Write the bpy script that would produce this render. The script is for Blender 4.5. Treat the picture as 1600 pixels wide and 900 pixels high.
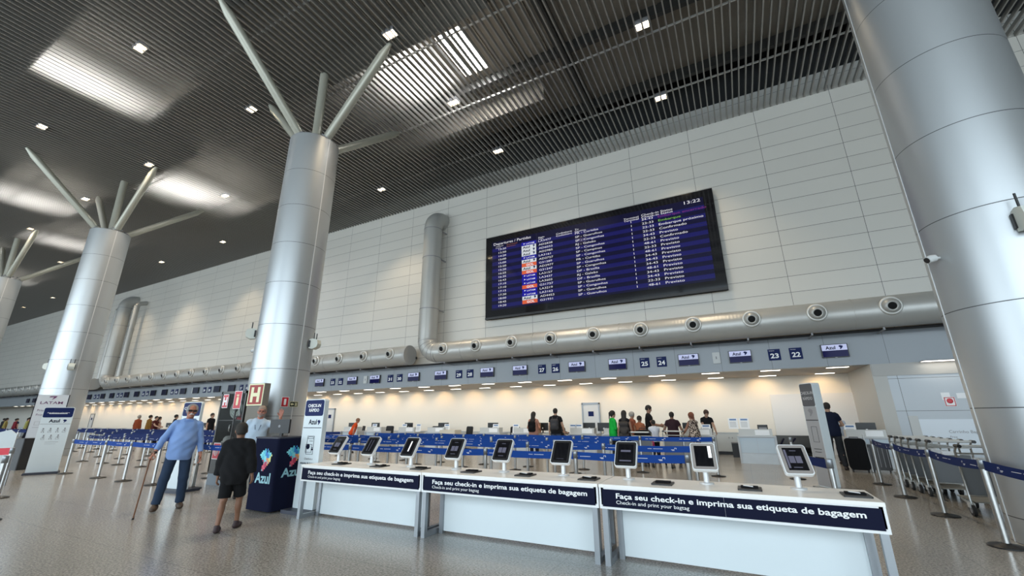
import bpy, math, random
import numpy as np
from mathutils import Vector, Matrix
random.seed(7)
PI = math.pi
for o in list(bpy.data.objects): bpy.data.objects.remove(o)
scene = bpy.context.scene
COL = scene.collection

# ------------------------------------------------------------------ camera
EYE = 1.55
YAW, PITCH, ROLL, FPX = -0.48084, 0.296415, -0.0079, 656.6
_ca, _sa = math.cos(YAW), math.sin(YAW); _cb, _sb = math.cos(PITCH), math.sin(PITCH)
_f = Vector((_sa*_cb, _ca*_cb, _sb)); _r0 = Vector((_ca, -_sa, 0)); _u0 = _r0.cross(_f)
_r = math.cos(ROLL)*_r0 + math.sin(ROLL)*_u0; _u = -math.sin(ROLL)*_r0 + math.cos(ROLL)*_u0
cam = bpy.data.objects.new('camera', bpy.data.cameras.new('camera')); COL.objects.link(cam)
cam.matrix_world = Matrix(((_r.x, _u.x, -_f.x, 0), (_r.y, _u.y, -_f.y, 0), (_r.z, _u.z, -_f.z, EYE), (0, 0, 0, 1)))
cam.data.sensor_width = 36; cam.data.lens = 36*FPX/1600
cam.data.clip_start = .05; cam.data.clip_end = 400
scene.camera = cam

# ------------------------------------------------------------------ light and exposure
scene.view_settings.view_transform = 'Standard'; scene.view_settings.look = 'None'
scene.view_settings.gamma = 1; scene.view_settings.use_curve_mapping = False
scene.view_settings.exposure = 0.0
world = bpy.data.worlds.new('overcast_sky'); scene.world = world; world.use_nodes = True
wn = world.node_tree; wn.nodes['Background'].inputs[0].default_value = (.72, .88, 1.0, 1)
wn.nodes['Background'].inputs[1].default_value = 1.6

def area_light(name, loc, rot, sx, sy, power, color=(1, 1, 1), spread=PI):
    l = bpy.data.lights.new(name, 'AREA'); l.shape = 'RECTANGLE'; l.size = sx; l.size_y = sy
    l.energy = power; l.color = color; l.spread = spread
    o = bpy.data.objects.new(name, l); COL.objects.link(o); o.location = loc; o.rotation_euler = rot
    return o
# daylight coming in through the glazed street side of the hall, behind the camera
for _i, (_x, _p) in enumerate(((-72, 2300), (-30, 3900), (8, 3900))):
    area_light('daylight_glazing', (_x, -15.5, 6.2), (math.radians(90), 0, 0), 34, 10.5, _p, (.80, .92, 1.0))

# ------------------------------------------------------------------ materials
MATS = {}
def mat(name, color=(.5, .5, .5), rough=.5, metal=0., emit=None, es=0., bump=0., bscale=60., alpha=1., spec=.5, coat=0., var=0., vscale=3.):
    if name in MATS: return MATS[name]
    m = bpy.data.materials.new(name); m.use_nodes = True; nt = m.node_tree; b = nt.nodes['Principled BSDF']
    b.inputs['Base Color'].default_value = (*color, 1); b.inputs['Roughness'].default_value = rough
    b.inputs['Metallic'].default_value = metal; b.inputs['Specular IOR Level'].default_value = spec
    b.inputs['Coat Weight'].default_value = coat
    if emit: b.inputs['Emission Color'].default_value = (*emit, 1); b.inputs['Emission Strength'].default_value = es
    if alpha < 1: b.inputs['Alpha'].default_value = alpha
    if bump or var:
        tc = nt.nodes.new('ShaderNodeTexCoord')
    if bump:
        n = nt.nodes.new('ShaderNodeTexNoise'); n.inputs['Scale'].default_value = bscale; n.inputs['Detail'].default_value = 3
        bp = nt.nodes.new('ShaderNodeBump'); bp.inputs['Strength'].default_value = bump; bp.inputs['Distance'].default_value = .01
        nt.links.new(tc.outputs['Object'], n.inputs['Vector']); nt.links.new(n.outputs['Fac'], bp.inputs['Height'])
        nt.links.new(bp.outputs['Normal'], b.inputs['Normal'])
    if var:
        n = nt.nodes.new('ShaderNodeTexNoise'); n.inputs['Scale'].default_value = vscale; n.inputs['Detail'].default_value = 5
        mr = nt.nodes.new('ShaderNodeMapRange'); mr.inputs[3].default_value = 1-var; mr.inputs[4].default_value = 1+var
        mx = nt.nodes.new('ShaderNodeVectorMath'); mx.operation = 'SCALE'; mx.inputs[0].default_value = color
        nt.links.new(tc.outputs['Object'], n.inputs['Vector']); nt.links.new(n.outputs['Fac'], mr.inputs[0])
        nt.links.new(mr.outputs[0], mx.inputs['Scale']); nt.links.new(mx.outputs[0], b.inputs['Base Color'])
    MATS[name] = m; return m
W = mat('white_laminate', (.80, .81, .81), .35)
WF = mat('white_panel', (.66, .72, .74), .4, var=.02)
NAVY = mat('navy_print', (.004, .006, .024), .6, spec=.12)
NAVYB = mat('navy_blue', (.005, .014, .085), .5, spec=.15)
NAVYF = mat('navy_fabric', (.008, .010, .028), .9, bump=.15, bscale=200, spec=.1)
STEEL = mat('brushed_steel', (.62, .62, .61), .28, 1.)
STEELG = mat('grey_steel', (.30, .32, .34), .4, .7)
TUBE = mat('strut_paint', (.42, .41, .34), .35, .25)
BLK = mat('black_plastic', (.012, .012, .013), .4)
BLKM = mat('black_matte', (.007, .007, .008), .85, spec=.15)
GRY = mat('grey_plastic', (.25, .25, .26), .5)
LGRY = mat('light_grey_plastic', (.55, .56, .55), .5)
BELT = mat('blue_belt', (.006, .05, .26), .7, bump=.05, spec=.2)
BELTD = mat('dark_blue_belt', (.005, .018, .10), .7, bump=.05, spec=.2)
WTXT = mat('white_lettering', (.85, .85, .85), .5)
RED = mat('safety_red', (.55, .015, .03), .4)
CREAM = mat('cream_photoluminescent', (.80, .76, .48), .5)
GLASS_S = mat('screen_glass', (.006, .006, .008), .06, coat=.3)
RUB = mat('rubber', (.015, .015, .016), .7)
PAPER = mat('paper', (.85, .86, .87), .6)
SKYBLUE = mat('light_blue_print', (.30, .55, .62), .5)

# ------------------------------------------------------------------ mesh helpers
class MB:
    def __init__(s): s.v = []; s.f = []; s.sm = []
    def box(s, x0, x1, y0, y1, z0, z1, M=None):
        n = len(s.v)
        c = [(x0,y0,z0),(x1,y0,z0),(x1,y1,z0),(x0,y1,z0),(x0,y0,z1),(x1,y0,z1),(x1,y1,z1),(x0,y1,z1)]
        if M is not None: c = [tuple(M @ Vector(p)) for p in c]
        s.v += c
        for q in ((0,3,2,1),(4,5,6,7),(0,1,5,4),(1,2,6,5),(2,3,7,6),(3,0,4,7)): s.f.append(tuple(n+i for i in q)); s.sm.append(False)
        return s
    def cbox(s, c, d, M=None):
        return s.box(c[0]-d[0]/2, c[0]+d[0]/2, c[1]-d[1]/2, c[1]+d[1]/2, c[2]-d[2]/2, c[2]+d[2]/2, M)
    def prism(s, poly, a, b, axis='z', M=None, smooth=False):
        # poly: list of 2D points (counter-clockwise); extruded a..b on the axis
        n = len(s.v); k = len(poly)
        def P(u, w, t):
            p = (u, w, t) if axis == 'z' else ((u, t, w) if axis == 'y' else (t, u, w))
            return tuple(M @ Vector(p)) if M is not None else p
        s.v += [P(u, w, a) for u, w in poly] + [P(u, w, b) for u, w in poly]
        s.f.append(tuple(n+k-1-i for i in range(k))); s.sm.append(False)
        s.f.append(tuple(n+k+i for i in range(k))); s.sm.append(False)
        for i in range(k): j = (i+1) % k; s.f.append((n+i, n+j, n+k+j, n+k+i)); s.sm.append(smooth)
        return s
    def rbox(s, w, h, r, a, b, axis='z', M=None, c=(0, 0), seg=5):
        poly = []
        for q, (sx, sy) in enumerate(((1, 1), (-1, 1), (-1, -1), (1, -1))):
            for i in range(seg+1):
                t = PI/2*(q + i/seg)
                poly.append((c[0]+sx*(w/2-r)+r*math.cos(t), c[1]+sy*(h/2-r)+r*math.sin(t)))
        return s.prism(poly, a, b, axis, M)
    def tube(s, pts, r, seg=12, caps=True):
        pts = [Vector(p) for p in pts]; n0 = len(s.v); up = None
        rs = r if isinstance(r, (list, tuple)) else [r]*len(pts)
        for i, p in enumerate(pts):
            d = (pts[min(i+1, len(pts)-1)] - pts[max(i-1, 0)]).normalized()
            if up is None:
                up = Vector((0, 0, 1)) if abs(d.z) < .9 else Vector((0, 1, 0))
            e1 = (up - d*up.dot(d)).normalized(); up = e1; e2 = d.cross(e1)
            for k in range(seg):
                a = 2*PI*k/seg; s.v.append(tuple(p + rs[i]*(math.cos(a)*e1 + math.sin(a)*e2)))
        for i in range(len(pts)-1):
            for k in range(seg):
                a = n0+i*seg+k; b = n0+i*seg+(k+1) % seg
                s.f.append((a, b, b+seg, a+seg)); s.sm.append(True)
        if caps:
            for m, rev in ((n0, True), (n0+(len(pts)-1)*seg, False)):
                q = list(range(len(s.v), len(s.v)+seg)); s.v += s.v[m:m+seg]
                s.f.append(tuple(reversed(q)) if rev else tuple(q)); s.sm.append(False)
        return s
    def lathe(s, prof, seg=24, M=None, sharp=False, caps=True):
        n0 = len(s.v)
        for r, z in prof:
            for k in range(seg):
                a = 2*PI*k/seg; p = Vector((r*math.cos(a), r*math.sin(a), z))
                s.v.append(tuple(M @ p if M is not None else p))
        for i in range(len(prof)-1):
            for k in range(seg):
                a = n0+i*seg+k; b = n0+i*seg+(k+1) % seg
                s.f.append((a, b, b+seg, a+seg)); s.sm.append(not sharp)
        for i, rev in ((0, True), (len(prof)-1, False)) if caps else ():
            if prof[i][0] > 1e-5:
                m = n0+i*seg; q = list(range(len(s.v), len(s.v)+seg)); s.v += s.v[m:m+seg]
                s.f.append(tuple(reversed(q)) if rev else tuple(q)); s.sm.append(False)
        return s
    def quad(s, *p):
        n = len(s.v); s.v += [tuple(q) for q in p]; s.f.append(tuple(range(n, n+len(p)))); s.sm.append(False); return s
    def mesh(s, name, m):
        me = bpy.data.meshes.new(name); me.from_pydata(s.v, [], s.f)
        me.polygons.foreach_set('use_smooth', s.sm)
        for q in (m if isinstance(m, (list, tuple)) else [m]): me.materials.append(q)
        me.update(); return me
    def build(s, name, m, parent=None, loc=None):
        o = bpy.data.objects.new(name, s.mesh(name, m)); COL.objects.link(o)
        if parent is not None: o.parent = parent
        if loc is not None: o.location = loc
        return o
def bx(name, m, parent, *a, M=None): return MB().box(*a, M=M).build(name, m, parent)
def tag(o, label, cat, group=None, kind=None):
    if label: o['label'] = label
    if cat: o['category'] = cat
    if group: o['group'] = group
    if kind: o['kind'] = kind
    return o
def struct(o): o['kind'] = 'structure'; return o
def thing(name, label, cat, loc=(0, 0, 0), rz=0, group=None):
    o = bpy.data.objects.new(name, None); COL.objects.link(o); o.empty_display_size = .1
    o.location = loc; o.rotation_euler = (0, 0, rz); return tag(o, label, cat, group)
def copy_tree(o, parent=None):
    c = o.copy(); COL.objects.link(c)
    if parent is not None: c.parent = parent
    for ch in list(o.children): copy_tree(ch, c)
    return c
def dup(src, label, loc, rz=0, group=None):
    c = copy_tree(src); c.location = loc; c.rotation_euler = (0, 0, rz); c['label'] = label
    if group: c['group'] = group
    return c
ORD = ['first','second','third','fourth','fifth','sixth','seventh','eighth','ninth','tenth','eleventh','twelfth','thirteenth','fourteenth','fifteenth','sixteenth','seventeenth','eighteenth','nineteenth','twentieth']
def nth(i):
    if i < 20: return ORD[i]
    n = i+1; t = ['', '', 'twenty', 'thirty', 'forty', 'fifty', 'sixty'][n//10]
    if n % 10 == 0: return {20: 'twentieth', 30: 'thirtieth', 40: 'fortieth', 50: 'fiftieth', 60: 'sixtieth'}[n]
    return t+'-'+ORD[n % 10-1]

_txt_cache = {}
def text(name, s, m, parent, origin, size=None, width=None, height=None, axis_x=(1, 0, 0), axis_y=(0, 0, 1), bold=0., align='LEFT', spacing=1., line=1., depth=.0015, stretch=1.):
    """a line of lettering as a flat mesh; origin is the left (or centre) end of the baseline"""
    key = (s, bold, align, spacing, line)
    if key not in _txt_cache:
        cu = bpy.data.curves.new('lettering', 'FONT'); cu.body = s; cu.size = 1; cu.align_x = align
        cu.offset = bold; cu.space_line = line; cu.resolution_u = 3; cu.space_character = spacing; cu.extrude = 0
        ob = bpy.data.objects.new('lettering', cu); COL.objects.link(ob)
        dg = bpy.context.evaluated_depsgraph_get(); me = bpy.data.meshes.new_from_object(ob.evaluated_get(dg))
        n = len(me.vertices); a = np.empty(n*3); me.vertices.foreach_get('co', a); a = a.reshape(-1, 3)
        fs = [tuple(p.vertices) for p in me.polygons]
        bpy.data.objects.remove(ob); bpy.data.curves.remove(cu); bpy.data.meshes.remove(me)
        _txt_cache[key] = (a, fs)
    a, fs = _txt_cache[key]
    w0 = a[:, 0].max()-a[:, 0].min()
    if width: sx = width/w0; sy = sx/stretch if size is None else size
    else: sx = size*stretch; sy = size
    if width and size: sx = width/w0
    ax = Vector(axis_x).normalized(); ay = Vector(axis_y).normalized(); az = ax.cross(ay)
    o = Vector(origin); x0 = a[:, 0].min() if align == 'LEFT' else 0
    V = [tuple(o + ax*float((p[0]-x0)*sx) + ay*float(p[1]*sy) + az*depth) for p in a]
    me = bpy.data.meshes.new(name); me.from_pydata(V, [], fs); me.materials.append(m); me.update()
    ob = bpy.data.objects.new(name, me); COL.objects.link(ob)
    if parent is not None: ob.parent = parent
    return ob

# a little mosaic outline of a country, drawn as small coloured tiles (rows top to bottom)
EMB = ["....a.b...", "..caab.a..", ".ccaabbaac", "ccacabbbaad", ".caaccbbad", "..aacceedd", "...facgeed", "....gffge.", "....hffe..", "...hhff...", "...fhh....", "...gf....."]
EC = dict(a=(.10,.55,.70), b=(.03,.20,.55), c=(.25,.70,.75), d=(.75,.75,.25), e=(.75,.30,.12), f=(.50,.04,.10), g=(.35,.40,.45), h=(.70,.10,.15))
def emblem(name, parent, origin, w, ax=(1, 0, 0), ay=(0, 0, 1), single=None, depth=.002):
    ax = Vector(ax); ay = Vector(ay); az = ax.cross(ay); o = Vector(origin)+az*depth; c = w/11
    keys = sorted(set(''.join(EMB))-{'.'}) if single is None else ['*']
    root = None; me = bpy.data.meshes.new(name); V = []; F = []; MI = []
    for r, row in enumerate(EMB):
        for q, ch in enumerate(row):
            if ch == '.': continue
            p = o + ax*(q*c) + ay*((len(EMB)-1-r)*c); n = len(V)
            V += [tuple(p), tuple(p+ax*c), tuple(p+ax*c+ay*c), tuple(p+ay*c)]; F.append((n, n+1, n+2, n+3)); MI.append(0 if single else keys.index(ch))
    me.from_pydata(V, [], F)
    if single: me.materials.append(single)
    else:
        for k in keys: me.materials.append(mat('mosaic_'+k, EC[k], .5))
    me.polygons.foreach_set('material_index', MI); me.update()
    ob = bpy.data.objects.new(name, me); COL.objects.link(ob); ob.parent = parent; return ob

# ------------------------------------------------------------------ structure
# floor: polished speckled granite tiles
m = mat('granite_floor', (.36, .33, .29), .2); nt = m.node_tree; b = nt.nodes['Principled BSDF']
tc = nt.nodes.new('ShaderNodeTexCoord')
n1 = nt.nodes.new('ShaderNodeTexNoise'); n1.inputs['Scale'].default_value = 42; n1.inputs['Detail'].default_value = 4; n1.inputs['Roughness'].default_value = .75
n2 = nt.nodes.new('ShaderNodeTexNoise'); n2.inputs['Scale'].default_value = .55; n2.inputs['Detail'].default_value = 3
cr = nt.nodes.new('ShaderNodeValToRGB'); e = cr.color_ramp.elements
e[0].position = .36; e[0].color = (.135, .125, .11, 1); e[1].position = .64; e[1].color = (.50, .475, .43, 1)
k = e.new(.5); k.color = (.33, .31, .28, 1)
mx = nt.nodes.new('ShaderNodeMix'); mx.data_type = 'RGBA'; mx.blend_type = 'MULTIPLY'; mx.inputs[0].default_value = 1
mr = nt.nodes.new('ShaderNodeMapRange'); mr.inputs[3].default_value = .86; mr.inputs[4].default_value = 1.12
br = nt.nodes.new('ShaderNodeTexBrick'); br.offset = 0; br.inputs['Scale'].default_value = 1; br.inputs['Brick Width'].default_value = 1.0; br.inputs['Row Height'].default_value = 1.0
br.inputs['Mortar Size'].default_value = .004; br.inputs['Color1'].default_value = (1, 1, 1, 1); br.inputs['Color2'].default_value = (.93, .93, .93, 1); br.inputs['Mortar'].default_value = (.55, .55, .55, 1)
mx2 = nt.nodes.new('ShaderNodeMix'); mx2.data_type = 'RGBA'; mx2.blend_type = 'MULTIPLY'; mx2.inputs[0].default_value = 1
L = nt.links.new
L(tc.outputs['Object'], n1.inputs['Vector']); L(tc.outputs['Object'], n2.inputs['Vector']); L(tc.outputs['Object'], br.inputs['Vector'])
L(n1.outputs['Fac'], cr.inputs[0]); L(cr.outputs[0], mx.inputs[6]); L(n2.outputs['Fac'], mr.inputs[0]); L(mr.outputs[0], mx.inputs[7])
L(mx.outputs[2], mx2.inputs[6]); L(br.outputs['Color'], mx2.inputs[7]); L(mx2.outputs[2], b.inputs['Base Color'])
FLOOR = m
XL, XR, YW, YF = -112., 26., 18., -16.
CZ = 13.85
floor = MB().box(XL, XR, YF-12, YW+3.7, -.2, 0).build('floor', FLOOR); struct(floor)

def wall_mat(name, col, joint, w, h, off=(0, 0), mortar=.012, rough=.35):
    m = mat(name, col, rough); nt = m.node_tree; b = nt.nodes['Principled BSDF']
    tc = nt.nodes.new('ShaderNodeTexCoord'); sp = nt.nodes.new('ShaderNodeSeparateXYZ'); cb = nt.nodes.new('ShaderNodeCombineXYZ')
    br = nt.nodes.new('ShaderNodeTexBrick'); br.offset = 0; br.inputs['Scale'].default_value = 1
    br.inputs['Brick Width'].default_value = w; br.inputs['Row Height'].default_value = h; br.inputs['Mortar Size'].default_value = mortar/2
    br.inputs['Mortar Smooth'].default_value = 0
    br.inputs['Color1'].default_value = (*col, 1); br.inputs['Color2'].default_value = (*[c*.96 for c in col], 1); br.inputs['Mortar'].default_value = (*joint, 1)
    ad = nt.nodes.new('ShaderNodeVectorMath'); ad.operation = 'ADD'; ad.inputs[1].default_value = (off[0], off[1], 0)
    nt.links.new(tc.outputs['Object'], sp.inputs[0]); nt.links.new(sp.outputs[0], cb.inputs[0]); nt.links.new(sp.outputs[2], cb.inputs[1])
    nt.links.new(cb.outputs[0], ad.inputs[0]); nt.links.new(ad.outputs[0], br.inputs['Vector']); nt.links.new(br.outputs['Color'], b.inputs['Base Color'])
    bp = nt.nodes.new('ShaderNodeBump'); bp.inputs['Strength'].default_value = .6; bp.inputs['Distance'].default_value = .01; bp.invert = True
    nt.links.new(br.outputs['Fac'], bp.inputs['Height']); nt.links.new(bp.outputs['Normal'], b.inputs['Normal'])
    return m
PANEL = wall_mat('panelled_wall', (.59, .57, .52), (.05, .05, .05), 2.632, .617, (2.632*20-4.87, .617*10-13.26+.0))
PANEL2 = wall_mat('lower_panelled_wall', (.46, .50, .54), (.10, .10, .10), 2.632, 1.0, (2.632*20-4.6, 1-.62), rough=.3)
# upper wall above the check-in recess
struct(MB().box(XL, XR, YW, YW+.3, 4.05, 14.8).build('wall_back', PANEL))
struct(MB().box(XL, XR, YW+.02, YW+.3, 14.8, 16.5).build('wall_back_void_black', mat('dark_void', (.012, .012, .012), .9)))  # black sheet: darkness of the gap above the wall put into colour
FASC = wall_mat('fascia_panels', (.27, .295, .32), (.14, .15, .16), 1.64, 3.0, (1.64*80+.42+1.64*0, 1), mortar=.014)
fz = MB(); fz.prism([(YW-.02, 3.11), (YW+.3, 3.11), (YW+.3, 4.3), (YW+.02, 4.3), (YW-.02, 4.06)], XL, XR, 'x')
struct(fz.build('trim_1', FASC))
struct(MB().box(XL, XR, YW-.35, YW+.0, 4.18, 4.22).build('trim_2', mat('dark_ledge', (.03, .03, .03), .7)))
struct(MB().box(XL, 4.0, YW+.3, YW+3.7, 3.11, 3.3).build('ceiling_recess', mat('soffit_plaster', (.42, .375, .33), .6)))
struct(MB().box(XL, 4.2, YW+3.5, YW+3.7, 0, 3.2).build('wall_recess', mat('recess_paint', (.80, .76, .68), .6)))
struct(MB().box(3.98, 4.35, YW+.0, YW+3.6, 0, 3.11).build('wall_recess_side', mat('pillar_paint', (.50, .49, .46), .5)))
struct(MB().box(1.15, 3.98, YW+3.42, YW+3.5, 0, 2.35).build('trim_3', mat('recess_low_partition', (.74, .74, .73), .5)))
struct(MB().box(4.35, XR, YW, YW+.3, 0, 3.12).build('wall_lower', PANEL2))
struct(MB().box(4.0, XR, YW-.03, YW+.0, 2.72, 3.11).build('trim_4', mat('lower_wall_band', (.42, .41, .39), .5)))
struct(MB().box(4.35, XR, YW-.015, YW, 0, .12).build('baseboard_back', GRY))
struct(MB().box(XR, XR+.3, YF, YW+3.7, 0, 16.5).build('wall_right', PANEL))
struct(MB().box(XL-.3, XL, YF, YW+3.7, 0, 16.5).build('wall_left', PANEL))
# glazed street front behind the camera: open mullion grid
g = MB()
x = XL
while x < XR+.1: g.box(x-.09, x+.09, YF-.15, YF+.1, 0, 13.8); x += 4.6
for z in (.06, 3.2, 6.6, 10.2, 13.7): g.box(XL, XR, YF-.1, YF+.05, z-.06, z+.06)
struct(g.build('wall_front', GRY))
# ceiling of long blades running towards the back wall
bl = MB(); x = XL
while x < XR:
    bl.box(x-.022, x+.022, YF, YW+.02, CZ, CZ+.15); x += .2335
BLADE = mat('blade_metal', (.31, .30, .28), .36, .55)
struct(bl.build('ceiling', BLADE))
rl = MB()
for y in (15.27, 12.15, 9.0, 5.9, 2.8, -.3, -3.4, -6.5, -9.6): rl.box(XL, XR, y-.02, y+.02, CZ+.155, CZ+.22)
struct(rl.build('trim_5', mat('ceiling_rail', (.7, .7, .68), .4, .4)))
# roof deck over the blades, with skylight openings
DECK = mat('roof_deck', (.26, .235, .20), .7, .1, var=.2, vscale=1.5)
sky_l = [(-7.9, 11.05, 1.2, 2.2), (-24.1, 11.05, 1.6, 3.4), (-40.3, 10.3, 1.6, 3.0), (-56.4, 10.3, 1.6, 3.0), (-18.9, 4.5, 1.4, 3.2), (-33.4, 6.6, 1.6, 3.2), (-49.4, 6.6, 1.6, 3.2), (-65.6, 7, 1.6, 3.2)]
dk = MB(); ZD = 15.6; xs = sorted(sky_l); px = XL
for (sx, sy, w, l) in xs:
    dk.box(px, sx-w/2, YF, 16.2, ZD, ZD+.1); dk.box(sx-w/2, sx+w/2, YF, sy-l/2, ZD, ZD+.1); dk.box(sx-w/2, sx+w/2, sy+l/2, 16.2, ZD, ZD+.1); px = sx+w/2
dk.box(px, XR, YF, 16.2, ZD, ZD+.1)
for (sx, sy, w, l) in xs:
    for s in (-1, 1): q_ = 1.75 if sy < 9 else 2.3; dk.box(sx-5.5, sx+2.5, sy+s*q_-.03, sy+s*q_+.03, CZ+.2, ZD)  # added baffles beside each skylight, bounding its light on the blades
x = XL
while x < XR: dk.box(x, x+.09, YF, 16.2, ZD-.06, ZD); x += 1.05
struct(dk.build('ceiling_deck', DECK))
struct(MB().box(XL, XR, 16.2, YW+.3, 16.3, 16.5).build('ceiling_void_black', BLKM))  # black sheet past the roof edge, the unlit gap painted as colour
bm_ = MB()
for y in (16.1, 12.6, 9.2, 5.4, 1.6, -2.2, -6, -9.8): bm_.box(XL, XR, y-.09, y+.09, ZD-.45, ZD-.02)
for i in range(-8, 2): bm_.box(-4.2+15.8*i-.14, -4.2+15.8*i+.14, YF, 16.3, ZD-.7, ZD-.05)
struct(bm_.build('trim_6', mat('roof_beam', (.05, .05, .048), .6)))
SKYP = mat('skylight_panel', (.9, .9, .9), .5, emit=(1., 1., 1.), es=40)
for i, (sx, sy, w, l) in enumerate(sorted(sky_l, key=lambda q: -q[0])):
    struct(MB().box(sx-w/2, sx+w/2, sy-l/2, sy+l/2, ZD+.11, ZD+.14).build('window_%d' % (i+1), SKYP))

# back-of-recess doors
DOORP = mat('door_paint', (.62, .64, .65), .5)
for i, x in enumerate((-6.75, -25.75, -44.7, -63.6)):
    d = bpy.data.objects.new('door_%d' % (i+1), None); COL.objects.link(d); d.location = (x, YW+3.5, 0); struct(d)
    bx('door_leaf', DOORP, d, -.40, .40, -.05, -.01, 0, 2.1)
    f = MB(); f.box(-.47, -.40, -.08, 0, 0, 2.17); f.box(.40, .47, -.08, 0, 0, 2.17); f.box(-.47, .47, -.08, 0, 2.1, 2.19); f.build('door_frame', STEELG, d)
    bx('door_sign', NAVYB, d, -.14, .14, -.06, -.05, 1.52, 1.76)
    MB().tube([(.32, -.1, 1.02), (.22, -.1, 1.02)], .012).tube([(.32, -.05, 1.02), (.32, -.1, 1.02)], .012).build('door_handle', STEEL, d)

# ------------------------------------------------------------------ columns
CLAD = mat('column_cladding', (.48, .50, .51), .36, .62)
SEAM = mat('seam_dark', (.08, .08, .08), .6)
CTOP = 10.85
seams = [9.45-1.307*i for i in range(-1, 8)]; seams = [z for z in seams if .1 < z < CTOP-.3]
def column(X, label):
    t = thing('column', label, 'column', (X, 8.2, 0), group='tall grey round columns with branching struts')
    prof = []; zs = [0]+sorted(seams)+[CTOP]; R = .8
    c = MB()
    for a, b_ in zip(zs[:-1], zs[1:]): c.lathe([(R, a+.006), (R, b_-.006)], 96, caps=False)
    c.lathe([(R-.01, 0), (R-.01, CTOP)], 64)
    sh = c.build('shaft', CLAD, t)
    for p in sh.data.polygons:
        if abs(p.normal.z) > .5: p.use_smooth = False
    ga = MB()
    for z in sorted(seams): ga.lathe([(R-.003, z-.007), (R-.003, z+.007)], 96, caps=False)
    ga.build('panel_joint', SEAM, t)
    for a in (-.03, PI-.03): MB().box(-.012, .012, R-.003, R+.006, 0, CTOP, Matrix.Rotation(a-PI/2, 4, 'Z')).build('cover_strip', mat('strip_metal', (.72, .73, .73), .4, .3), t)
    MB().lathe([(.0, CTOP), (R, CTOP), (R, CTOP+.01), (0, CTOP+.01)], 64).build('cap', GRY, t)
    for i, (dx, dy) in enumerate(((3.25, 0), (-3.25, -.05), (.2, 3.8), (-.2, -3.7), (.08, -.1))):
        r = .15 if i < 4 else .15
        d = Vector((dx, dy, 0)); n = d.normalized() if i < 4 else Vector((0, 0, 0))
        a = n*.42 + Vector((0, 0, CTOP-.05)); e_ = d + Vector((0, 0, CZ+.05))
        u = (e_-a).normalized()
        s = MB(); s.tube([a, a+u*.05, e_-u*.45, e_], [r, r, r, r*.45 if i < 4 else r], 20); st = s.build('strut', TUBE, t)
        fl = MB(); fl.tube([a+u*.28, a+u*.31], r*1.55, 4); fl.cbox((0, 0, 0), (.02, .34, .34), Matrix.Translation(a+u*.12) @ u.to_track_quat('Z', 'Y').to_matrix().to_4x4())
        fl.build('end_plate', GRY, st)
    return t
column(3.61, 'huge grey metal column filling the right edge of the view')
column(-12.2, 'tall grey metal column behind the dark check-in podium')
column(-28.0, 'grey metal column behind the two standing airline totems')
column(-43.8, 'partly seen grey metal column at the left edge')

# boxes, cameras and signs fixed to the columns
def wifi(name, X, ang, z, label, small=False, group=None):
    t = thing(name, label, 'wireless unit', (X+.82*math.cos(ang), 8.2+.82*math.sin(ang), z), ang, group)
    MB().prism([(-.0, -.14), (.12, -.16), (.24, -.10), (.27, 0), (.24, .12), (.1, .16), (0, .14)], -.11, .11, 'y').build('housing', mat('aged_white', (.62, .64, .58), .5), t)
    bx('bracket', BLK, t, -.01, .04, -.13, .13, -.10, .1)
    for y in (-.07, .07): MB().tube([(.12, y, .15), (.12, y, .34)], .014, 8).build('antenna', BLK, t)
    return t
wifi('wireless_access_point', -12.2, -2.12, 3.97, 'white access point box with two antennas on the left side of the second column')
wifi('wireless_access_point', -12.2, .42, 3.72, 'white access point box on the right side of the second column')
wifi('wireless_access_point', -28.0, -2.45, 3.97, 'white access point box on the left of the column behind the totems')
wifi('wireless_access_point', -28.0, -.3, 3.9, 'white access point box right of the column behind the totems')
wifi('wireless_access_point', 3.61, -1.62, 3.9, 'white access point box on the huge right-hand column')
def cctv(X, ang, z, label):
    t = thing('security_camera', label, 'camera', (X+.8*math.cos(ang), 8.2+.8*math.sin(ang), z), ang)
    MB().tube([(0, 0, 0), (.08, 0, 0)], .02, 10).build('arm', LGRY, t)
    MB().tube([(.06, 0, 0), (.12, 0, -.01), (.17, 0, -.03)], [.05, .055, .05], 16).build('housing', LGRY, t)
    MB().tube([(.165, 0, -.028), (.18, 0, -.035)], .04, 16).build('lens', BLK, t)
cctv(3.61, -2.8, 3.7, 'small grey security camera on the huge right-hand column')
cctv(-12.2, -2.6, 3.55, 'small dark security camera low on the left edge of the second column')

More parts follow.
